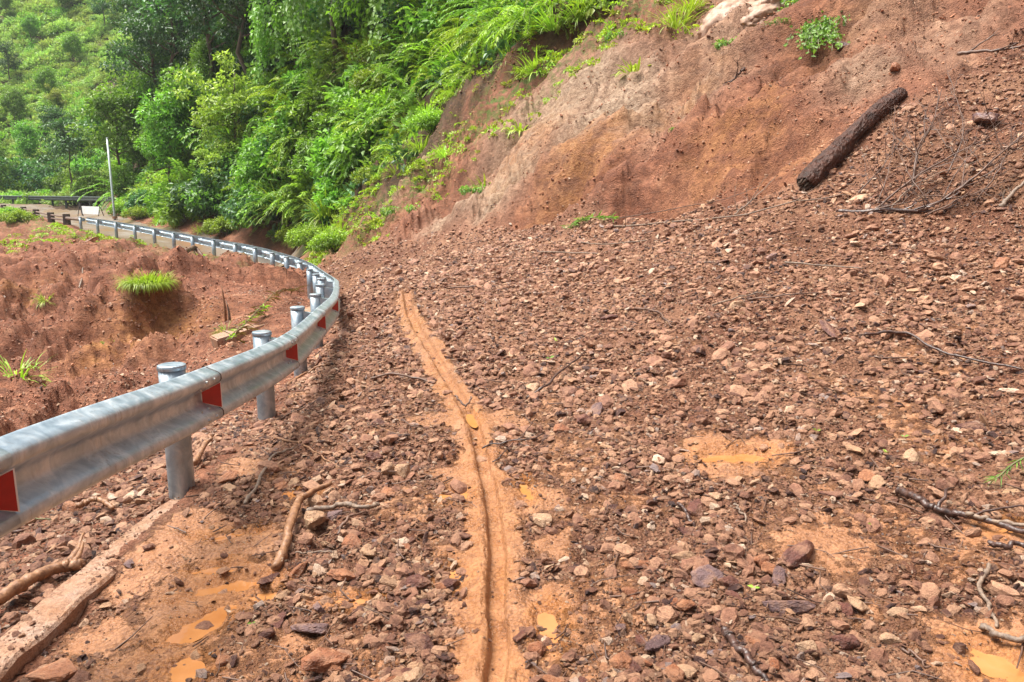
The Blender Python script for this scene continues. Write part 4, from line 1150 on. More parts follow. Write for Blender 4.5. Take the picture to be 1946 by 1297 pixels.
# the log
def build_log():
    a = P(1533, 318, 9.35); b = P(1708, 196, 10.2)
    ga, gb = ground_z(a[0], a[1]), ground_z(b[0], b[1])
    tt = np.linspace(0, 1, 14); gx = height(a[0] + (b[0] - a[0]) * tt, a[1] + (b[1] - a[1]) * tt)
    a[2] = ga + .08; b[2] = gb + .03
    lift = float(np.max(gx - (a[2] + (b[2] - a[2]) * tt))) - .02
    if lift > 0: a[2] += lift; b[2] += lift
    root = empty('fallen_log', a, 0, 'thick dark wet log lying down the slide face', 'log')
    n = 90; V = []; F = []; K = 40
    ax = b - a; L = np.linalg.norm(ax); t = ax / L
    x = np.cross(t, (0, 0, 1)); x /= np.linalg.norm(x); y = np.cross(x, t)
    for i in range(n):
        s = i / (n - 1)
        c = t * L * s + y * .04 * math.sin(s * 3.1) + x * .02 * math.sin(s * 7)
        r0 = .128 - .036 * s + .012 * math.sin(s * 9)
        for k in range(K):
            q = 2 * math.pi * k / K
            rr = r0 * (1 + .16 * float(perlin(np.array([math.cos(q) * 1.7 + math.sin(q) * .9 + 5]), np.array([s * 7.1]), 3)[0]) + .10 * abs(float(perlin(np.array([k * .45]), np.array([s * 11]), 8)[0])) + .045 * rnd.uniform(-1, 1))
            if i == 0: rr *= .8
            V.append(c + rr * (math.cos(q) * x + math.sin(q) * y) + (t * -.05 * rnd.random() if i == 0 else 0))
    for i in range(n - 1):
        for k in range(K):
            F.append((i * K + k, i * K + (k + 1) % K, (i + 1) * K + (k + 1) % K, (i + 1) * K + k))
    F.append(tuple((n - 1) * K + k for k in range(K)))
    mesh_obj('bark', V, F, M_LOG, root)
    V = []; F = []
    for k in range(K):
        q = 2 * math.pi * k / K
        V.append(.104 * (math.cos(q) * x + math.sin(q) * y) + t * .01)
    for k in range(K):
        q = 2 * math.pi * k / K
        V.append(.06 * (math.cos(q) * x + math.sin(q) * y) + t * rnd.uniform(-.14, .02))
    V.append(t * -.02)
    for k in range(K):
        F.append((k, (k + 1) % K, K + (k + 1) % K, K + k)); F.append((K + k, K + (k + 1) % K, 2 * K))
    mesh_obj('broken_end', V, F, simple_mat('rotten_core', (.03, .017, .011), (.13, .075, .045), 12, .8), root)
    for (s, side) in ((.12, 1), (.28, 1), (.3, -1), (.55, -1), (.7, -1), (.86, 1)):
        c = t * L * s + side * x * .09 - y * .05
        v, f = tube([c, c + side * x * .07 + y * .02, c + side * x * .14 - t * .08 + y * .05], [.014, .010, .004], 6)
        mesh_obj('stub', v, f, M_LOG, root)
build_log()

def twiggy(name, px, r0, label, nb=6, bl=.5, m=M_TWIG, cat='branch', group=None, curl=.15):
    """free-standing dead branch: px = (u, v, distance in front of the slope)"""
    k = []
    for (u, v, lift) in px:
        g = at(u, v); d = g - np.array((0, 0, CH)); L = np.linalg.norm(d)
        k.append(np.array((0, 0, CH)) + d * (L - lift) / L)
    k = np.array(k); n = 16
    pts = np.array([catmull(k, min(int(t), len(k) - 2), t - min(int(t), len(k) - 2)) for t in np.linspace(0, len(k) - 1, n)])
    pts += RNG.normal(0, .006, pts.shape)
    org = pts[0].copy()
    root = empty(name, org, 0, label, cat, group)
    v, f = tube(pts - org, np.linspace(r0, r0 * .3, n), 6, True); mesh_obj('main_limb', v, f, m, root, smooth=True)
    main = pts[-1] - pts[0]; L = np.linalg.norm(main)
    for j in range(nb):
        i = rnd.randint(2, n - 3); p = pts[i]
        d = main / L * rnd.uniform(.3, 1) + np.array((rnd.gauss(0, .5), rnd.gauss(0, .25), rnd.uniform(-.2, .7)))
        d /= np.linalg.norm(d); ll = bl * rnd.uniform(.4, 1)
        q = [p]
        for s in range(5):
            d = d + np.array([rnd.gauss(0, curl) for _ in range(3)]); d /= np.linalg.norm(d)
            q.append(q[-1] + d * ll / 5)
        V, F = tube(np.array(q) - org, np.linspace(r0 * .45, r0 * .12, 6), 4, False)
        o = mesh_obj('twig', V, F, m, root, smooth=True)
        for e in range(2):
            st = q[rnd.randint(2, 4)]; d2 = d + np.array([rnd.gauss(0, .5) for _ in range(3)]); d2 /= np.linalg.norm(d2)
            V, F = tube(np.array([st, st + d2 * ll * .2, st + d2 * ll * .4 + np.array((0, 0, .03))]) - org, [r0 * .25, r0 * .15, r0 * .08], 4, False)
            mesh_obj('twiglet', V, F, m, o)
twiggy('dead_branch', [(1740, 405, .02), (1800, 375, .25), (1870, 320, .4), (1960, 240, .5)], .020, 'longest of the dark dead branches arching over the orange patch', 12, .8)
twiggy('dead_branch', [(1660, 400, .05), (1750, 330, .3), (1850, 275, .4), (1950, 225, .4)], .013, 'upper thin dead branch reaching right over the orange patch', 10, .7)
twiggy('dead_branch', [(1735, 350, .0), (1742, 290, .25), (1770, 240, .3), (1790, 170, .3)], .016, 'upright bare branch rising out of the rubble right of the log', 12, .7)
twiggy('dead_branch', [(1630, 370, .0), (1690, 300, .25), (1730, 240, .25)], .010, 'thin bare branch fanning up just right of the log end', 9, .5)
twiggy('dead_branch', [(1800, 330, .05), (1830, 250, .3), (1815, 180, .3), (1800, 140, .25)], .010, 'thin leaning twigs above the orange patch', 8, .5)
twiggy('dead_branch', [(1900, 395, .02), (1930, 362, .1), (1975, 322, .15)], .032, 'thick pale grey branch entering at the right edge', 2, .3, M_GREYW)
twiggy('dead_branch', [(1820, 102, .05), (1880, 97, .15), (1970, 86, .2)], .030, 'dark log-like branch at the upper right edge', 4, .5)
twiggy('dead_branch', [(1590, 404, .03), (1680, 400, .06), (1745, 402, .06), (1800, 400, .03)], .035, 'dark branch half buried at the foot of the dead branch tangle', 5, .4, M_WET)
twiggy('dead_branch', [(1395, 408, .05), (1430, 380, .2), (1475, 335, .3)], .012, 'thin forked stick rising from the heap left of the log', 3, .4, M_GREYW)
twiggy('dead_branch', [(1140, 432, .02), (1250, 425, .12), (1400, 410, .15), (1520, 382, .18), (1615, 370, .12)], .015, 'very long thin pole lying across the foot of the slide', 3, .4, M_GREYW, curl=.05)
twiggy('dead_branch', [(1150, 418, .02), (1280, 398, .12), (1380, 378, .15), (1450, 350, .15)], .009, 'long thin reddish stem above the very long pole', 4, .4)
twiggy('dead_branch', [(1415, 130, .0), (1400, 145, .15), (1388, 158, .2)], .03, 'dark root ends sticking out of the slide face', 5, .4, M_WET)
twiggy('dead_branch', [(1690, 400, .02), (1750, 345, .2), (1880, 300, .25)], .009, 'pale straight twig leaning across the orange patch', 3, .3, M_GREYW)
twiggy('dead_branch', [(920, 395, .02), (975, 378, .08), (1010, 345, .1)], .012, 'thin dark root lying on the pale band at the foot of the slide', 2, .3)
twiggy('dead_branch', [(520, 420, .3), (540, 430, .5), (515, 455, .4)], .05, 'tangle of bare grey brushwood under the roadside bushes', 12, 1.2, M_GREYW, 'brushwood')
for k_, (u0, v0, u1, v1, lf, rr) in enumerate([(1665, 395, 1700, 200, .3, .008), (1780, 400, 1700, 270, .35, .009), (1850, 390, 1930, 250, .4, .010), (1715, 380, 1830, 255, .3, .007), (1760, 410, 1900, 350, .25, .009), (1820, 300, 1740, 180, .3, .007), (1640, 405, 1760, 380, .2, .010), (1880, 330, 1800, 230, .3, .007)]):
    twiggy('dead_branch', [(u0, v0, .02), ((u0 + u1) / 2 + rnd.uniform(-12, 12), (v0 + v1) / 2 + rnd.uniform(-12, 12), lf), (u1, v1, lf * .8)], rr, ('wiry dead branch in the tangle ' + ('right beside the log end', 'between the log and the orange patch', 'reaching towards the right edge', 'crossing in front of the upright bare branch', 'lying low in front of the orange patch', 'highest up the rubble slope', 'at the bottom of the heap', 'above the grey half-buried rock')[k_]), 9, .45)
for (u, v1, v0, lb) in ((430, 618, 548, 'taller dry bamboo shoot standing on the left bank'), (437, 615, 575, 'shorter dry shoot leaning beside the taller one')):
    g = at(u, v1); g[2] = ground_z(g[0], g[1]); hgt = (v1 - v0) / FPX * math.hypot(g[0], g[1]) * 1.05
    v, f = tube([(0, 0, -.1), (0, 0, hgt * .45), (-.02, 0, hgt * .8), (-.04, 0, hgt)], [.028, .022, .012, .003], 7)
    o = mesh_obj('dry_shoot', v, f, M_GREYW if v0 > 560 else M_WOOD, smooth=True); o.location = tuple(g)
    tag(o, lb, 'shoot')
# loose heap of sticks and small litter on the debris: too many to count
def build_litter():
    n = 620
    ang = RNG.uniform(-.7, .7, n); r = 2.2 * (16 / 2.2) ** RNG.uniform(0, 1, n)
    x = np.sin(ang) * r; y = np.cos(ang) * r
    z = zones(x, y); ok = (z['debris'] > .5) & (RNG.uniform(0, 1, n) < 1 - .9 * z['track']); x, y, r = x[ok], y[ok], r[ok]
    h = height(x, y, True, {k: v[ok] for k, v in z.items()})
    parts = []
    for i in range(len(x)):
        L = rnd.uniform(.02, .09) * (1 + r[i] * .1); a = rnd.uniform(0, 6.28); R = rnd.uniform(.0012, .0032) * (1 + r[i] * .12)
        c = np.array((x[i], y[i], h[i] + .012)); d = np.array((math.cos(a), math.sin(a), rnd.uniform(-.25, .35)))
        s = np.array((-d[1], d[0], 0)) * rnd.uniform(-.5, .5)
        parts.append(tube([c - d * L, c + s * L, c + d * L], [R, R, R * .6], 4, False))
    v, f = join(parts)
    tag(mesh_obj('twig_litter', v, np.array(f), M_TWIG, smooth=True), kind='stuff')
build_litter()
# ------------------------------------------------------------------ vegetation: leaf builders
class Leaves:
    """collects folded leaves and blades with a tint per point"""
    def __init__(s): s.V = []; s.F = []; s.T = []; s.n = 0
    def leaf(s, p, d, L, W, nrm, tint, fold=.25):
        """arrays: p (n,3) base, d (n,3) direction, nrm (n,3) rough normal"""
        p = np.atleast_2d(p); n = len(p)
        d = d / (np.linalg.norm(d, axis=1)[:, None] + 1e-9)
        side = np.cross(d, nrm); side /= np.linalg.norm(side, axis=1)[:, None] + 1e-9
        up = np.cross(side, d)
        L = np.broadcast_to(L, n)[:, None]; W = np.broadcast_to(W, n)[:, None]
        mid = p + d * L * .45
        a = mid + side * W * .5 + up * W * fold; b = mid - side * W * .5 + up * W * fold
        t = p + d * L - up * L * .12
        V = np.stack([p, a, t, b], 1).reshape(-1, 3)
        i = s.n + np.arange(n)[:, None] * 4
        F = np.concatenate([i + np.array([[0, 1, 2]]), i + np.array([[0, 2, 3]])], 0)
        s.V.append(V); s.F.append(F); s.T.append(np.repeat(np.broadcast_to(tint, n), 4)); s.n += 4 * n
    def blade(s, p, d, L, W, droop, tint, seg=4, rs=None):
        """long arching blade"""
        rs = rs or rnd
        d = np.array(d, float); d /= np.linalg.norm(d)
        side = np.cross(d, (0, 0, 1)); 
        if np.linalg.norm(side) < .05: side = np.array((1.0, 0, 0))
        side /= np.linalg.norm(side)
        pts = [np.array(p, float)]; dd = d.copy()
        for k in range(seg):
            dd = dd + np.array((0, 0, -droop / seg)); dd /= np.linalg.norm(dd); pts.append(pts[-1] + dd * L / seg)
        V = []
        for k, q in enumerate(pts):
            w = W * .5 * math.sin(math.pi * min(.999, (k + .35) / (seg + .35))) if k < seg else W * .02
            V += [q + side * w, q - side * w]
        F = []
        for k in range(seg):
            a = s.n + 2 * k; F += [(a, a + 1, a + 3), (a, a + 3, a + 2)]
        s.V.append(np.array(V)); s.F.append(np.array(F)); s.T.append(np.full(len(V), tint)); s.n += len(V)
        return pts
    def build(s, name, m, parent=None, link=True):
        V = np.concatenate(s.V); F = np.concatenate(s.F); T = np.concatenate(s.T)
        return mesh_obj(name, V, F, m, parent, attrs={'tint': np.clip(T, 0, 1)}, link=link)

def sph(n, rs):
    v = rs.normal(0, 1, (n, 3)); return v / np.linalg.norm(v, axis=1)[:, None]

def clusters(Lv, centres, radii, per, leafL, rs, flat=.75, base=.5, up=.5):
    """leaf clumps: leaves sit on and in lumpy shells, pointing outwards and down"""
    for c, r in zip(centres, radii):
        n = per if isinstance(per, int) else int(per(r))
        u = sph(n, rs); rr = r * rs.uniform(.45, 1.05, n) ** .6
        p = c + u * rr[:, None] * np.array((1, 1, flat))
        d = u * .8 + rs.normal(0, .5, (n, 3)) + np.array((0, 0, -.25))
        nr = u * .5 + np.array((0, 0, 1.0)) * up + rs.normal(0, .35, (n, 3))
        l = leafL * rs.uniform(.7, 1.3, n)
        t = base + .22 * rs.normal(0, 1, n) + .22 * u[:, 2]  # upper side of each clump tinted lighter, imitating light from above
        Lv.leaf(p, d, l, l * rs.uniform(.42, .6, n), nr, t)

def limb_tree(h, spread, nl, rs, r0, lean=(0, 0)):
    """trunk + limbs as tubes; returns verts, faces, limb tips"""
    parts = []; tips = []
    tp = [np.array((lean[0] * t * t, lean[1] * t * t, h * t)) + (rs.normal(0, .02 * h, 3) * (1, 1, 0) if t > 0 else 0) for t in np.linspace(0, 1, 7)]
    tp[0] = np.array((0, 0, -.4))
    parts.append(tube(tp, np.linspace(r0, r0 * .3, 7), 8, True, .08, 1)); tips.append(tp[-1])
    for k in range(nl):
        t = rs.uniform(.35, .98); i = int(t * 6); a = tp[i] * (1 - (t * 6 - i)) + tp[min(i + 1, 6)] * (t * 6 - i)
        an = k * 2.4 + rs.uniform(-.4, .4); el = rs.uniform(.1, .8)
        L = spread * (1.15 - .6 * t) * rs.uniform(.7, 1.15)
        q = [a]; d = np.array((math.cos(an) * math.cos(el), math.sin(an) * math.cos(el), math.sin(el)))
        for s_ in range(4):
            d = d + rs.normal(0, .16, 3) + np.array((0, 0, .05)); d /= np.linalg.norm(d); q.append(q[-1] + d * L / 4)
        parts.append(tube(q, np.linspace(r0 * .42, r0 * .08, 5), 5, False)); tips += [q[-1], q[-2], q[-3]]
    v, f = join(parts)
    return v, f, np.array(tips)

PROTO = {}
def proto(name, key, cat, build):
    root = bpy.data.objects.new(name, None); root['category'] = cat; root.empty_display_size = .3
    build(root); PROTO[key] = root
# children of prototypes are linked only through their copies
def child(parent, o): o.parent = parent; return o

def mk_tree(key, name, h, spread, nl, leafm, seed, leafL=.2, per=70, cr=.75, r0=.09, flat=.7, base=.5, fill=1):
    rs = np.random.default_rng(seed)
    def b(root):
        v, f, tips = limb_tree(h, spread, nl, rs, r0)
        mesh_obj('trunk', v, f, M_BARK, root, smooth=True, link=False)
        Lv = Leaves()
        cs = np.concatenate([tips + rs.normal(0, .18 * spread, tips.shape) for _ in range(fill)])
        clusters(Lv, cs, rs.uniform(.55, 1.1, len(cs)) * cr, per, leafL, rs, flat, base)
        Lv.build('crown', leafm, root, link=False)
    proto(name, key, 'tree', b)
def mk_bush(key, name, w, h, leafm, seed, leafL=.16, n=26, per=80, base=.5, cr=.42, cat='bush'):
    rs = np.random.default_rng(seed)
    def b(root):
        parts = []; cs = []
        for k in range(n):
            a = rs.uniform(0, 6.28); q = math.sqrt(rs.uniform(0, 1)); z = h * (1 - .55 * q * q) * rs.uniform(.45, 1)
            c = np.array((math.cos(a) * q * w, math.sin(a) * q * w, z)); cs.append(c)
            if k % 2 == 0: parts.append(tube([(0, 0, -.12 if h < .5 else -.25), c * (.35, .35, .5) + rs.normal(0, .05, 3), c], [.03 * min(1, h), .02 * min(1, h), .008 * min(1, h)], 4, False))
        v, f = join(parts); mesh_obj('stems', v, f, M_BARK, root, link=False)
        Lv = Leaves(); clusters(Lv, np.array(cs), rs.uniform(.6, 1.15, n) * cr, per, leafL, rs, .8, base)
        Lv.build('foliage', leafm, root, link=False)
    proto(name, key, cat, b)
def mk_frond(key, name, L, leafm, seed, nst=26, leafL=.26, leafW=.045, base=.55, rise=1.1, cat='bamboo'):
    """arching stems carrying drooping narrow leaflets on both sides"""
    rs = np.random.default_rng(seed)
    def b(root):
        Lv = Leaves(); parts = []
        for k in range(nst):
            a = rs.uniform(0, 6.28); el = rs.uniform(.35, 1.35) * rise; el = min(el, 1.45); ln = L * rs.uniform(.6, 1.1)
            d = np.array((math.cos(a) * math.cos(el), math.sin(a) * math.cos(el), math.sin(el)))
            q = [np.array((math.cos(a), math.sin(a), 0)) * rs.uniform(0, .15) * L - (0, 0, .15)]
            sg = 9
            for s_ in range(sg):
                d = d + np.array((0, 0, -.21)) + rs.normal(0, .04, 3); d /= np.linalg.norm(d); q.append(q[-1] + d * ln / sg)
            q = np.array(q); parts.append(tube(q, np.linspace(.012, .003, sg + 1) * L / 1.8, 3, False))
            t0 = base + rs.normal(0, .16)
            m = 36; t = np.linspace(.25, 1, m) * sg; i = np.minimum(t.astype(int), sg - 1); fr = (t - i)[:, None]
            p = q[i] * (1 - fr) + q[i + 1] * fr; tg = q[i + 1] - q[i]; tg /= np.linalg.norm(tg, axis=1)[:, None]
            sd = np.cross(tg, (0, 0, 1)); sd /= np.linalg.norm(sd, axis=1)[:, None] + 1e-9
            for sg_ in (-1, 1):
                dd = tg * rs.uniform(.4, .9, (m, 1)) + sd * sg_ * .8 + np.array((0, 0, -.15)) + rs.normal(0, .15, (m, 3))
                ll = leafL * rs.uniform(.6, 1.2, m)
                Lv.leaf(p, dd, ll, np.full(m, leafW) * rs.uniform(.8, 1.3, m), np.tile((0, 0, 1.0), (m, 1)) + rs.normal(0, .3, (m, 3)), t0 + rs.normal(0, .12, m) + .15 * (t / sg - .5), .1)
        v, f = join(parts); mesh_obj('stems', v, f, M_STEM, root, link=False)
        Lv.build('foliage', leafm, root, link=False)
    proto(name, key, cat, b)
def mk_grass(key, name, L, leafm, seed, n=150, W=.03, base=.55, r=.25, cat='grass clump', droop=1.5):
    rs = np.random.default_rng(seed)
    def b(root):
        Lv = Leaves()
        for k in range(n):
            a = rs.uniform(0, 6.28); q = rs.uniform(0, 1) * r * L; el = rs.uniform(.5, 1.45)
            Lv.blade((math.cos(a) * q, math.sin(a) * q, -.03), (math.cos(a) * math.cos(el), math.sin(a) * math.cos(el), math.sin(el)), L * rs.uniform(.5, 1.1), W * rs.uniform(.6, 1.2), droop * rs.uniform(.4, 1.2), base + rs.normal(0, .18))
        Lv.build('blades', leafm, root, link=False)
    proto(name, key, cat, b)
def mk_vine(key, name, h, w, leafm, seed, n=60, per=70, leafL=.22, base=.45):
    """tree column swallowed by a creeper hanging in curtains"""
    rs = np.random.default_rng(seed)
    def b(root):
        v, f, tips = limb_tree(h, w * .8, 9, rs, .14); mesh_obj('trunk', v, f, M_BARK, root, smooth=True, link=False)
        Lv = Leaves()
        for k in range(n):
            a = rs.uniform(0, 6.28); z1 = h * rs.uniform(.45, 1.05); R = w * (1.1 - .5 * abs(z1 / h - .6)) * rs.uniform(.5, 1.05); ln = rs.uniform(.12, .45) * h
            m = per; t = rs.uniform(0, 1, m)
            p = np.stack([math.cos(a) * R + rs.normal(0, .13, m), math.sin(a) * R + rs.normal(0, .13, m), z1 - t * ln], 1)
            out = np.tile((math.cos(a), math.sin(a), 0), (m, 1))
            Lv.leaf(p, out * .5 + np.array((0, 0, -1.0)) + rs.normal(0, .4, (m, 3)), leafL * rs.uniform(.6, 1.2, m), leafL * .75 * rs.uniform(.7, 1.1, m), out + np.array((0, 0, .5)) + rs.normal(0, .3, (m, 3)), base + .25 * (1 - t) + rs.normal(0, .15, m))  # tint pales towards the top of each curtain: top light in the colour
        Lv.build('creeper', leafm, root, link=False)
    proto(name, key, 'tree', b)

mk_tree('dark1', 'dark_tree', 11, 3.6, 22, L_DARK, 1, .26, 75, .95, .17, .55, .45)
mk_tree('dark2', 'dark_tree', 8, 2.6, 18, L_DARK, 2, .24, 75, .85, .13, .6, .4)
mk_tree('mid1', 'broadleaf_tree', 6, 2.0, 16, L_MID, 3, .22, 90, .75, .10, .8, .5)
mk_tree('mid2', 'broadleaf_tree', 4.2, 1.7, 14, L_MID, 4, .20, 90, .65, .07, .8, .55)
mk_tree('yel1', 'yellow_green_tree', 4.6, 2.4, 16, L_YEL, 5, .20, 65, .5, .07, .5, .6)
mk_tree('umbrella', 'flat_topped_tree', 4.4, 1.7, 14, L_DARK, 6, .2, 60, .6, .06, .35, .6)
mk_bush('bush1', 'leafy_bush', 1.1, 1.7, L_MID, 7, .17, 30, 85, .5)
mk_bush('bush2', 'leafy_bush', 1.3, 1.3, L_BRIGHT, 8, .15, 30, 85, .35)
mk_bush('bush3', 'broadleaf_bush', .9, 1.5, L_MID, 9, .28, 24, 40, .7, .45)
mk_bush('bush4', 'dark_bush', 1.2, 1.6, L_DARK, 10, .18, 30, 85, .6)
mk_frond('frond1', 'bamboo_clump', 2.3, L_BRIGHT, 11, 40, .21, .040)
mk_frond('frond2', 'bamboo_clump', 1.8, L_BRIGHT, 12, 36, .19, .036, .45)
mk_frond('frond3', 'bamboo_clump', 2.6, L_MID, 13, 40, .21, .042, .7)
mk_frond('fern', 'feathery_sapling', 1.5, L_MID, 14, 46, .22, .05, .5, 1.0, 'sapling')
mk_grass('grass1', 'tall_grass_clump', 1.5, L_BRIGHT, 15, 170, .045, .5)
mk_grass('grass2', 'tall_grass_clump', 1.0, L_BRIGHT, 16, 150, .035, .7, .4)
mk_grass('grass3', 'dry_grass_clump', 1.3, L_DRY, 17, 110, .04, .5)
mk_grass('tuft', 'grass_tuft', .34, L_BRIGHT, 18, 120, .012, .6, .45, 'grass tuft', 1.8)
mk_grass('tussock', 'grass_tussock', .26, L_BRIGHT, 28, 1500, .014, .62, 1.5, 'grass tussock', 2.6)
mk_bush('sprig', 'low_creeper', .42, .16, L_MID, 33, .06, 22, 26, .45, .11, 'creeper')
mk_grass('weed', 'weed', .22, L_LIME, 19, 60, .03, .5, .9, 'weed', 2.0)
mk_vine('vine1', 'creeper_covered_tree', 9, 2.2, L_MID, 20)
mk_vine('vine2', 'creeper_covered_tree', 7, 1.8, L_MID, 21, 50, 70, .22, .6)

COUNT = {}
def plant(key, u, v, sc, label, group=None, sink=.05, rz=None, tilt=(0, 0)):
    p = at(u, v, 2.0); 
    o = copy_thing(PROTO[key], (p[0], p[1], ground_z(p[0], p[1]) - sink), rnd.uniform(0, 6.28) if rz is None else rz, sc, label, group, tilt)
    return o

# --- single trees and bushes one can name
plant('dark1', 400, 245, 1.15, 'tallest dark tree with open airy crown rising above the road bend', sink=.3)
plant('dark1', 300, 255, 1.0, 'dark wispy tree left of the tallest dark tree', sink=.3)
plant('dark2', 345, 225, 1.25, 'dark tree with two visible slanting limbs between the wispy ones')
plant('dark2', 480, 215, 1.3, 'dark bluish tree behind the yellow-topped tree')
plant('dark1', 545, 150, .95, 'dark tree at the top edge right of the pale lime crown')
plant('vine1', 640, 175, 1.15, 'creeper-draped tree at the top edge above the fern slope')
plant('vine2', 735, 130, 1.1, 'smaller creeper-draped tree right of the taller draped one')
plant('vine2', 560, 200, 1.1, 'dark creeper column left of the draped trees')
plant('vine1', 520, 120, 1.0, 'round-leaved creeper mass at the top left of the draped trees')
plant('dark2', 830, 60, 1.0, 'dark tree showing behind the bamboo at the top edge')
plant('yel1', 452, 335, 1.2, 'tree with pale yellow-green flat top in the middle of the wooded slope')
plant('yel1', 425, 400, .7, 'small yellowish tree above the roadside behind the barrier')
plant('mid1', 232, 380, 1.25, 'rounded bright-edged green tree behind the metal pole')
plant('mid2', 330, 390, 1.25, 'dense leafy tree beside the road right of the metal pole')
plant('mid2', 370, 350, 1.3, 'feathery mid-green tree left of the yellow-topped one')
plant('umbrella', 143, 385, 1.5, 'small bluish flat-topped tree by the far road')
plant('mid1', -5, 378, 1.0, 'dark green tree cut by the left edge above the far road')
plant('fern', 697, 315, 1.15, 'bright conical feathery sapling standing in a gap of the slope')
plant('grass1', 545, 410, 1.45, 'big bright long-leaved grass clump overhanging the roadside')
plant('grass1', 620, 415, 1.1, 'long-leaved grass clump at the edge of the bare slide')
plant('grass2', 1020, 105, .9, 'bright grass clump on the rim of the bare slope')
plant('grass2', 800, 280, .9, 'broad bright grass tuft at the rim near the sapling')
plant('bush1', 600, 110, 1.5, 'brownish twiggy bush among the ferns'); 
plant('grass3', 690, 140, 1.6, 'olive-brown dried bamboo bush in the middle of the slope')
# on the slide
for (k, u, v, s, lb) in [('grass2', 845, 322, .55, 'dark green broad-bladed tuft on the tan bank left of the slide'), ('grass2', 1285, 50, .85, 'tall bright grass tuft growing near the top of the slide'),
                         ('grass2', 1310, 18, .7, 'upper grass tuft beside the smooth pinkish boulder'), ('sprig', 1180, 85, 1.0, 'low sprawling weed on the upper tan bank'), ('sprig', 1400, 62, .9, 'small green creeper patch below the pinkish boulder'),
                         ('sprig', 755, 412, 1.1, 'dark green weed low on the red bank'), ('sprig', 800, 402, 1.1, 'leafy weed right of the dark green weed'), ('sprig', 908, 352, 1.0, 'lime weed on the pale band'),
                         ('weed', 925, 330, 2.0, 'small lime weed above the pale band'), ('weed', 1460, 175, 1.3, 'thin weed alone in the middle of the slide'), ('sprig', 1288, 262, .35, 'tiny dark weed on the slide face'),
                         ('sprig', 1475, 92, .5, 'small weed left of the hanging creeper'), ('weed', 1210, 130, 2.0, 'straggling weed on the slide under the tall tuft'), ('weed', 990, 255, 2.0, 'lime weed on the grey-tan rock'),
                         ('weed', 940, 250, 2.0, 'yellow-green weed left of the grey-tan rock'), ('weed', 870, 385, 1.6, 'little weed at the foot of the pale band'), ('tussock', 285, 588, 1.15, 'round tussock of bright grass on the red left bank'),
                         ('tuft', 40, 775, 1.6, 'spiky grass tuft on the red bank above the guardrail'), ('tuft', 88, 585, 1.0, 'sparse grass tuft far left on the red bank'), ('sprig', 205, 632, .4, 'greyish weed on the red left bank'),
                         ('sprig', 90, 700, .3, 'faint weed on the lower left bank'), ('tuft', 430, 640, .8, 'green shoots at the foot of the dry bamboo shoots'), ('tuft', 15, 470, 1.2, 'scrubby green tuft at the left edge of the bank')]:
    plant(k, u, v, s, lb, None, .10 * s if k == 'sprig' else .02)
def creeper():
    g = at(1545, 60); root = empty('hanging_creeper', g, 0, 'dark green creeper hanging over a lump at the top of the slide', 'creeper')
    rs = np.random.default_rng(44); Lv = Leaves(); parts = []
    for k in range(46):
        u0, v0 = 1540 + rs.uniform(-30, 44), 8 + rs.uniform(-35, 30)
        u1 = u0 + rs.choice([-42, 25, 10]) * rs.uniform(.3, 1.3); v1 = v0 + rs.uniform(40, 95)
        q = []
        for t in np.linspace(0, 1, 7):
            a = at(u0 + (u1 - u0) * t, v0 + (v1 - v0) * t); q.append(a + np.array((-.05, -.12, .10)) - g + rs.normal(0, .02, 3))
        q = np.array(q); parts.append(tube(q, .006, 3, False))
        m = 46; t = rs.uniform(0, 5.99, m); i = t.astype(int); p = q[i] * (1 - (t - i))[:, None] + q[i + 1] * (t - i)[:, None] + rs.normal(0, .045, (m, 3))
        Lv.leaf(p, rs.normal(0, 1, (m, 3)) + np.array((-.3, -.6, -.3)), rs.uniform(.05, .10, m), rs.uniform(.035, .06, m), np.tile((-.3, -.7, .6), (m, 1)) + rs.normal(0, .3, (m, 3)), .5 + rs.normal(0, .2, m))
    v, f = join(parts); mesh_obj('stems', v, f, M_STEM, root)
    Lv.build('foliage', L_MID, root)
    Lv = Leaves()
    for k in range(70):
        a = rs.uniform(0, 6.28); el = rs.uniform(.3, 1.4)
        Lv.blade(at(1540 + rs.uniform(-28, 28), 12 + rs.uniform(-22, 12)) - g, (math.cos(a) * math.cos(el), math.sin(a) * math.cos(el), math.sin(el)), rs.uniform(.35, .65), .035, 1.6, .6 + rs.normal(0, .15))
    Lv.build('long_leaves', L_BRIGHT, root)
creeper()
def fallen_leaf_spray(name, px, label, m, cat, n=60, L=.16, W=.02, lift=.03, tint=.5, spread=.6):
    pts = path_on_ground(px, 8, lift, .004); org = pts[0].copy(); rs = np.random.default_rng(int(px[0][0]))
    root = empty(name, org, 0, label, cat)
    v, f = tube(pts - org, np.linspace(.008, .003, 8), 5, False); mesh_obj('stem', v, f, M_STEM, root)
    Lv = Leaves(); q = pts - org
    t = rs.uniform(0, 6.99, n); i = t.astype(int); p = q[i] * (1 - (t - i))[:, None] + q[i + 1] * (t - i)[:, None]
    tg = q[-1] - q[0]; tg = tg / np.linalg.norm(tg)
    d = tg + rs.normal(0, spread, (n, 3)) * (1, 1, .35)
    Lv.leaf(p, d, L * rs.uniform(.6, 1.2, n), W * rs.uniform(.8, 1.2, n), np.tile((0, 0, 1.0), (n, 1)) + rs.normal(0, .4, (n, 3)), tint + rs.normal(0, .2, n), .1)
    Lv.build('leaves', m, root)
fallen_leaf_spray('palm_leaf', [(440, 665, .10), (490, 620, .2), (530, 580, .25), (572, 570, .15)], 'wilted palm leaf draped along the slab beyond the guardrail', L_DRY, 'palm leaf', 110, .38, .03, .04, .6, .35)
fallen_leaf_spray('palm_leaf', [(430, 668, .10), (470, 635, .15), (505, 605, .15)], 'greener half of the wilted palm beside the guardrail', L_BRIGHT, 'palm leaf', 40, .34, .025, .05, .4, .3)
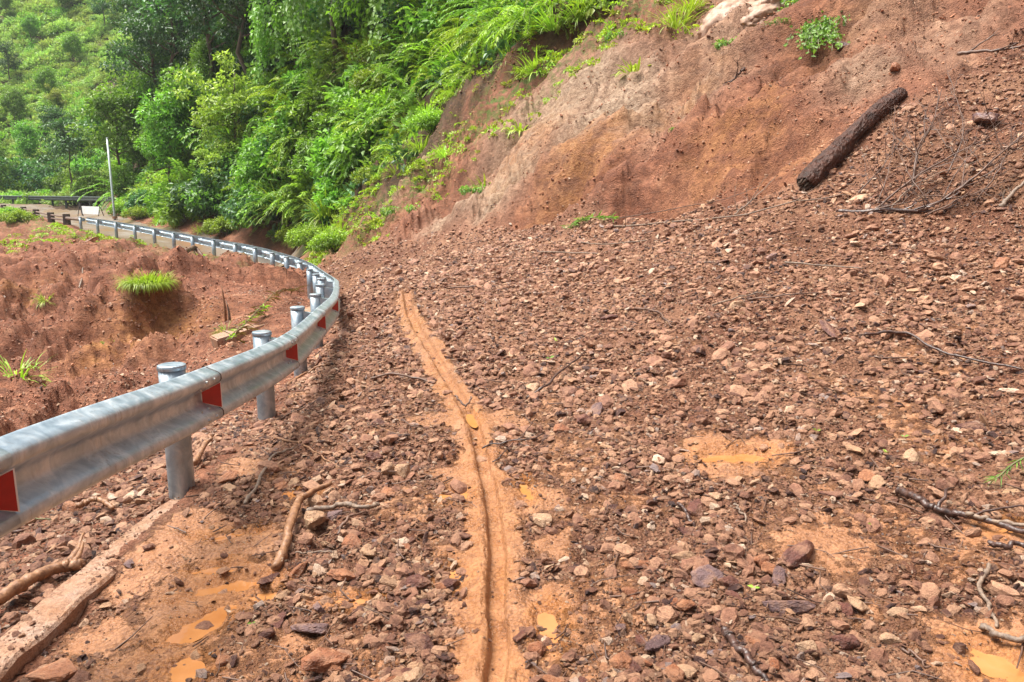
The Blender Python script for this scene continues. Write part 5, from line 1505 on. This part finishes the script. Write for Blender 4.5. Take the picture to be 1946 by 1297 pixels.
fallen_leaf_spray('bamboo_spray', [(1075, 440), (1110, 430, .08), (1165, 432, .1)], 'fallen green bamboo spray lying at the foot of the slide', L_MID, 'spray', 90, .16, .028, .04, .5, .8)
fallen_leaf_spray('grass_bunch', [(1960, 905, .03), (1925, 915, .05), (1890, 930, .02)], 'bunch of torn green grass at the right edge', L_MID, 'grass', 34, .065, .006, .03, .5, .8)
for (u, v, L, m, lb) in [(1432, 1140, .028, L_BRIGHT, 'tiny bright green leaf on the purplish stone'), (1680, 876, .055, L_YEL, 'yellow-green leaf standing up in the debris'), (1552, 830, .045, L_YEL, 'yellow fallen leaf in the debris right of centre'),
                         (1056, 668, .05, L_BRIGHT, 'small green leaf right of the upper rut'), (1045, 688, .05, L_MID, 'bluish green leaf right of the upper rut'), (1655, 1005, .03, L_YEL, 'small yellow leaf near the long dark reddish branch'),
                         (1718, 838, .03, L_MID, 'green sprig in the debris at the right'), (480, 1200, .02, L_MID, 'green moss scrap in the mud between the puddles')]:
    p = at(u, v); p[2] = ground_z(p[0], p[1]) + .03
    Lv = Leaves(); d = np.array([[rnd.gauss(0, 1), rnd.gauss(0, .4), .35]])
    Lv.leaf(np.zeros((1, 3)), d, L, L * .5, np.array([[0, -.6, .8]]), .7); Lv.leaf(np.zeros((1, 3)), -d + (0, 0, .5), L * .8, L * .4, np.array([[0, -.6, .8]]), .5)
    o = Lv.build('leaf', m); o.location = tuple(p); tag(o, lb, 'leaf')

# --- the planted hillside above the road: individual clumps
SLOPE_PX = [(232, 392), (262, 408), (420, 430), (540, 440), (625, 420), (668, 385), (705, 350), (770, 330), (800, 270), (850, 215), (930, 140), (1010, 85), (1100, 40), (1185, -20), (1100, -60), (235, -60), (232, 120), (235, 250)]
LABELS = {'frond1': ('arching bright bamboo-like clump', 'bamboo'), 'frond2': ('smaller feathery bright clump', 'bamboo'), 'frond3': ('deeper green arching clump', 'bamboo'), 'grass1': ('tall arching grass clump', 'grass'), 'grass2': ('short bright grass clump', 'grass'),
          'bush1': ('mid-green leafy bush', 'bush'), 'bush2': ('light green leafy bush', 'bush'), 'bush3': ('broad-leaved bush', 'bush'), 'bush4': ('dark green bush', 'bush'), 'mid2': ('slender leafy tree', 'tree'), 'dark2': ('dark open-crowned tree', 'tree'), 'vine2': ('creeper-hung tree', 'tree'), 'grass3': ('dry brown grass clump', 'grass'), 'fern': ('feathery upright sapling', 'sapling')}
ROWS = [(70, 'along the top edge'), (140, 'high on the wooded slope'), (210, 'above the middle of the slope'), (280, 'mid slope'), (350, 'low on the wooded slope'), (500, 'just above the roadside')]
NEAR = [(290, 'behind the road bend'), (400, 'below the tall dark trees'), (500, 'near the yellow-topped tree'), (600, 'under the draped trees'), (700, 'around the dried bamboo bush'), (820, 'above the conical sapling'), (950, 'toward the rim of the slide'), (2000, 'on the rim beside the bare slope')]
def scatter_slope():
    rs = random.Random(77); k = 0
    poly = [(u, v) for u, v in SLOPE_PX]
    v = -40
    while v < 450:
        du = 30 + v * .02
        u = 225 + rs.uniform(0, du)
        while u < 1190:
            uu, vv = u + rs.uniform(-12, 12), v + rs.uniform(-12, 12)
            a = np.array([uu]), np.array([vv])
            d = float(polydist(a[0], a[1], np.array(poly, float))[0])
            if d > 0 and rs.random() < .93:
                near_rim = d < 45 and uu > 640
                if near_rim: key = rs.choices(['grass2', 'frond2', 'grass1', 'bush2', 'frond1'], (4, 3, 3, 1, 2))[0]
                elif uu < 420 and vv < 230: key = rs.choices(['bush4', 'dark2', 'mid2', 'bush1'], (3, 2, 2, 3))[0]
                elif vv < 100 and uu < 800: key = rs.choices(['bush4', 'vine2', 'dark2', 'bush1', 'mid2'], (3, 2, 1.4, 2, 2))[0]
                elif uu < 560: key = rs.choices(['bush1', 'bush2', 'bush3', 'bush4', 'mid2', 'frond3', 'fern', 'grass1', 'frond2'], (3, 2, 2, 2, 1.5, 1.5, 1, 1, 1.5))[0]
                elif uu < 760 and vv > 150: key = rs.choices(['frond1', 'frond2', 'frond3', 'bush3', 'bush1', 'bush2', 'grass1'], (3, 3, 2, 3, 1.5, 1.5, 1))[0]
                else: key = rs.choices(['frond1', 'frond2', 'frond3', 'grass1', 'bush1', 'bush2', 'bush3'], (6, 4, 3, 1.2, 1, 1, 1))[0]
                p = at(uu, vv); dist = math.hypot(p[0], p[1])
                sc = rs.uniform(.75, 1.2) * (1.0 if not near_rim else .62)
                if dist > 38: sc *= 1.2
                if key.startswith('frond') and uu > 600: sc *= .78
                if key in ('dark2', 'vine2'): sc *= .55
                if key == 'mid2': sc *= .65
                row = next(t for lim, t in ROWS if vv < lim); nr = next(t for lim, t in NEAR if uu < lim)
                copy_thing(PROTO[key], (p[0], p[1], base_h(p[0:1], p[1:2])[0] - .12), rs.uniform(0, 6.28), sc, '%s %s %s' % (LABELS[key][0], row, nr), LABELS[key][1] + ' growth on the wooded slope', (rs.gauss(0, .08) + .10, rs.gauss(0, .08) - .15))
                k += 1
            u += du * rs.uniform(.8, 1.2)
        v += 25
    print('slope plants', k)
scatter_slope()
# roadside verge weeds and grass clumps one can tell apart
for i, (u, v, s) in enumerate([(240, 408, 1.0), (265, 418, .9), (300, 424, 1.0), (335, 430, .9), (380, 440, .9), (430, 447, 1.0), (560, 462, .9), (600, 462, .9), (625, 452, 1.0), (640, 466, .8), (650, 440, .9), (585, 448, 1.0), (535, 455, .7), (592, 469, .9), (572, 463, .8), (608, 472, .9), (556, 459, .8)]):
    plant(rnd.choice(['grass2', 'bush2', 'grass2']), u, v, s * .75, 'low yellow-green clump in the verge %s' % ('near the metal pole' if u < 320 else 'behind the middle of the barrier' if u < 500 else 'where the road meets the slide'), 'low clumps in the roadside verge', .05)
for i, (u, v) in enumerate([(10, 425), (45, 430), (-20, 420), (25, 412)]):
    plant('bush2', u, v, .7, 'light green scrub at the left edge %s' % ('beside the old rail', 'nearest the green weeds of the bank', 'cut by the edge of the view', 'just below the far road')[i])

# --- growth nobody could count
def low_mesh(name, seed, n, L, r, m, flat=.6, W=.5):
    rs = np.random.default_rng(seed); Lv = Leaves()
    u = sph(n, rs); u[:, 2] = np.abs(u[:, 2]); p = u * (r * rs.uniform(.5, 1.05, n))[:, None] * (1, 1, flat)
    ll = L * rs.uniform(.6, 1.3, n)
    Lv.leaf(p, u + rs.normal(0, .5, (n, 3)), ll, ll * W, u * .5 + (0, 0, .8) + rs.normal(0, .3, (n, 3)), .5 + .25 * rs.normal(0, 1, n) + .2 * u[:, 2])  # leaves near the top get a paler tint, skylight put into the colour
    o = Lv.build(name, m, link=False); return o.data
def hillside():
    pr = [low_mesh('shrub_shape', 60 + i, 230, .34, 1.0, L_FAR, .9) for i in range(3)] + [low_mesh('shrub_shape', 70 + i, 200, .34, 1.0, L_FAR, .7, .35) for i in range(2)] + [low_mesh('shrub_shape', 75, 230, .3, 1.0, L_MID, 1.1)]
    n = 26000
    x = RNG.uniform(-125, 12, n); y = RNG.uniform(72, 190, n)
    u = x / y * 1400
    bare = fbm(x * .06, y * .06, 4, 81) - .05
    dr = polydist(x, y, [q[:2] for q in ROAD_IN] + [q[:2] for q in ROAD_OUT[::-1]])
    z0 = base_h(x, y)
    # bare earth scar in the middle of the hillside
    c = at(225, 150); sc = np.exp(-(((x - c[0]) / 9) ** 2 + ((z0 - c[2]) / 5.5) ** 2))
    keep = (bare < .42 - sc * .65) & (dr < -1.5) & (RNG.uniform(0, 1, n) < .9)
    x, y, z0 = x[keep], y[keep], z0[keep]; n = len(x)
    zz = {'debris': np.zeros(n)}
    h = height(x, y)
    s = RNG.uniform(.5, 1.15, n) * np.where(fbm(x * .15, y * .15, 2, 83) > .1, 1.5, 1)
    rot = np.stack([np.zeros(n), np.zeros(n), RNG.uniform(0, 6.28, n)], 1)
    idx = np.where(RNG.uniform(0, 1, n) < .12, 5, RNG.integers(0, 5, n))
    gn_scatter('hillside_shrubs', np.stack([x, y, h - .1], 1), rot, np.stack([s, s, s * RNG.uniform(.7, 1.2, n)], 1), idx, pr)
    print('hill shrubs', n)
    for j, (u, v, k, s) in enumerate([(60, 330, 'mid2', 1.2), (110, 300, 'umbrella', 1.2), (30, 250, 'mid2', 1.1), (180, 290, 'mid2', 1.2), (90, 200, 'mid2', 1.0), (20, 160, 'dark2', .7), (140, 130, 'mid2', 1.0), (60, 90, 'mid2', 1.0), (200, 60, 'dark2', .8), (120, 30, 'mid2', 1.1), (15, 40, 'mid2', 1),
                                      (185, 340, 'bush1', 2.0), (80, 362, 'bush4', 2.2), (20, 360, 'bush4', 2.2), (130, 366, 'bush1', 1.6), (50, 368, 'bush2', 1.6), (160, 372, 'bush2', 1.5), (190, 376, 'bush1', 1.5), (5, 372, 'bush1', 1.6), (270, 300, 'mid2', 1.3), (250, 200, 'yel1', .9), (110, 215, 'yel1', .8), (520, 45, 'yel1', 1.2), (455, 55, 'yel1', 1.1)]):
        plant(k, u, v, s, '%s %s' % ({'mid2': 'leafy green tree', 'umbrella': 'flat-topped tree', 'dark2': 'dark tree', 'bush1': 'green bush', 'bush2': 'light green bush', 'bush4': 'dark bush', 'yel1': 'pale lime-green tree'}[k],
              ('low on the far hillside above the dark barrier' if v > 330 else 'on the lower far hillside' if v > 230 else 'halfway up the far hillside' if v > 120 else 'high on the far hillside')), 'separate trees and bushes on the far hillside', .1)
hillside()
def undergrowth():
    pr = [low_mesh('leaf_clump', 90 + i, 60, .20, .36, m, .8) for i, m in enumerate((L_MID, L_DARK, L_MID, L_BRIGHT))]
    poly = np.array([at(u, v)[:2] for u, v in SLOPE_PX]); n = 26000
    lo, hi = poly.min(0), poly.max(0)
    x = RNG.uniform(lo[0] - 2, hi[0] + 4, n); y = RNG.uniform(lo[1] - 2, hi[1] + 6, n)
    d = polydist(x, y, poly); keep = (d > -.3) & (fbm(x * .5, y * .5, 3, 85) > -.30); x, y = x[keep], y[keep]; n = len(x)
    h = base_h(x, y); s = RNG.uniform(.6, 1.6, n)
    gn_scatter('undergrowth', np.stack([x, y, h], 1), np.stack([RNG.normal(0, .3, n), RNG.normal(0, .3, n), RNG.uniform(0, 6.28, n)], 1), np.stack([s] * 3, 1), RNG.choice([0, 0, 1, 1, 2, 3], n), pr)
    print('undergrowth', n)
    # yellow-green creeping weeds along the rim of the bare slope and on the verge
    pr = [low_mesh('weed_shape', 95 + i, 34, .07, .13, m, .5) for i, m in enumerate((L_LIME, L_BRIGHT, L_LIME))]
    n = 60000
    x = RNG.uniform(-26, 8, n); y = RNG.uniform(13, 52, n)
    ge = polydist(x, y, np.array(GREENEDGE), False); g = np.exp(-(ge / 1.5) ** 2)
    dr = polydist(x, y, [q[:2] for q in ROAD_IN] + [q[:2] for q in ROAD_OUT[::-1]])
    vg = sstep(-4.5, -.6, dr) * (dr < -.35) * (polydist(x, y, [q[:2] for q in ROAD_OUT], False) < 5)
    lb = np.exp(-((x + 20) / 5) ** 2 - ((y - 33.5) / 3.5) ** 2) * .32 * (dr < -.3)
    pt = sstep(-.15, .35, fbm(x * .8, y * .8, 3, 61) + .05)
    inner = sstep(3.5, .5, ge) * .18
    w = np.maximum(np.maximum(g * pt, vg * .8 * sstep(-.2, .2, fbm(x * .6, y * .6, 3, 65) + .1)), np.maximum(lb, inner * pt))
    deb = polydist(x, y, np.array([q[:2] for q in DEBRIS]))
    keep = (RNG.uniform(0, 1, n) < w) & (deb < -.1) & (dr < -.3); x, y = x[keep], y[keep]; n = len(x)
    h = height(x, y); s = RNG.uniform(.5, 1.5, n)
    gn_scatter('creeping_weeds', np.stack([x, y, h + .01], 1), np.stack([RNG.normal(0, .3, n), RNG.normal(0, .3, n), RNG.uniform(0, 6.28, n)], 1), np.stack([s] * 3, 1), RNG.integers(0, 3, n), pr)
    print('weeds', n)
undergrowth()

def soil_clods():
    """crumbs and clods of the bare slope and bank"""
    m, nt = mat('soil_clod'); geo = N(nt, 'ShaderNodeNewGeometry').outputs['Position']
    n1 = noise(nt, geo, 1.3, 6, .6); r = N(nt, 'ShaderNodeObjectInfo').outputs['Random']
    cc = ramp(nt, n1, [(.30, (.19, .078, .045)), (.45, (.34, .146, .084)), (.58, (.43, .195, .112)), (.72, (.52, .30, .19))])
    cc = mix(nt, ramp(nt, r, [(.55, 0.0), (.75, .45)]), cc, (.14, .058, .036)); cc = mix(nt, ramp(nt, r, [(.93, 0.0), (.96, .7)]), cc, (.55, .38, .26))
    principled(nt, cc, .75, noise(nt, geo, 40, 4), .5, .02, spec=.25)
    pr = [hull_mesh('clod_shape', 300 + i, 10 + i, (1, .85, .6)) for i in range(6)]
    for p in pr: p.materials.append(m)
    n = 120000
    ang = RNG.uniform(-.75, .72, n); r = 6 * (38 / 6) ** RNG.uniform(0, 1, n)
    x = np.sin(ang) * r; y = np.cos(ang) * r
    z = zones(x, y)
    w = (1 - z['debris']) * (1 - z['road']) * (1 - z['veg']) * (1 - .75 * z['pale']) * np.clip(.5 + 1.3 * fbm(x * .9, y * .9, 4, 47), .05, 1)
    k = RNG.uniform(0, 1, n) < w
    x, y, r = x[k], y[k], r[k]; n = len(x)
    h = height(x, y, True, {q: v[k] for q, v in z.items()})
    s = (.005 + .0007 * r) * np.minimum(RNG.uniform(0, 1, n) ** (-1 / 2.8), 2.6)
    gn_scatter('soil_clods', np.stack([x, y, h + s * .1], 1), np.stack([RNG.normal(0, .5, n), RNG.normal(0, .5, n), RNG.uniform(0, 6.28, n)], 1), s[:, None] * RNG.uniform(.7, 1.2, (n, 3)), RNG.integers(0, 6, n), pr)
    print('clods', n)
soil_clods()

def haze():
    m, nt = mat('valley_haze')
    pv = N(nt, 'ShaderNodeVolumePrincipled'); pv.inputs['Color'].default_value = (.86, .93, 1, 1); pv.inputs['Density'].default_value = .0003; pv.inputs['Anisotropy'].default_value = .1
    o = N(nt, 'ShaderNodeOutputMaterial'); nt.links.new(pv.outputs[0], o.inputs['Volume'])
    v, f = box(-345, 345, -345, 345, -100, 190)
    o = mesh_obj('haze', v, f, m); tag(o, kind='stuff')
haze()
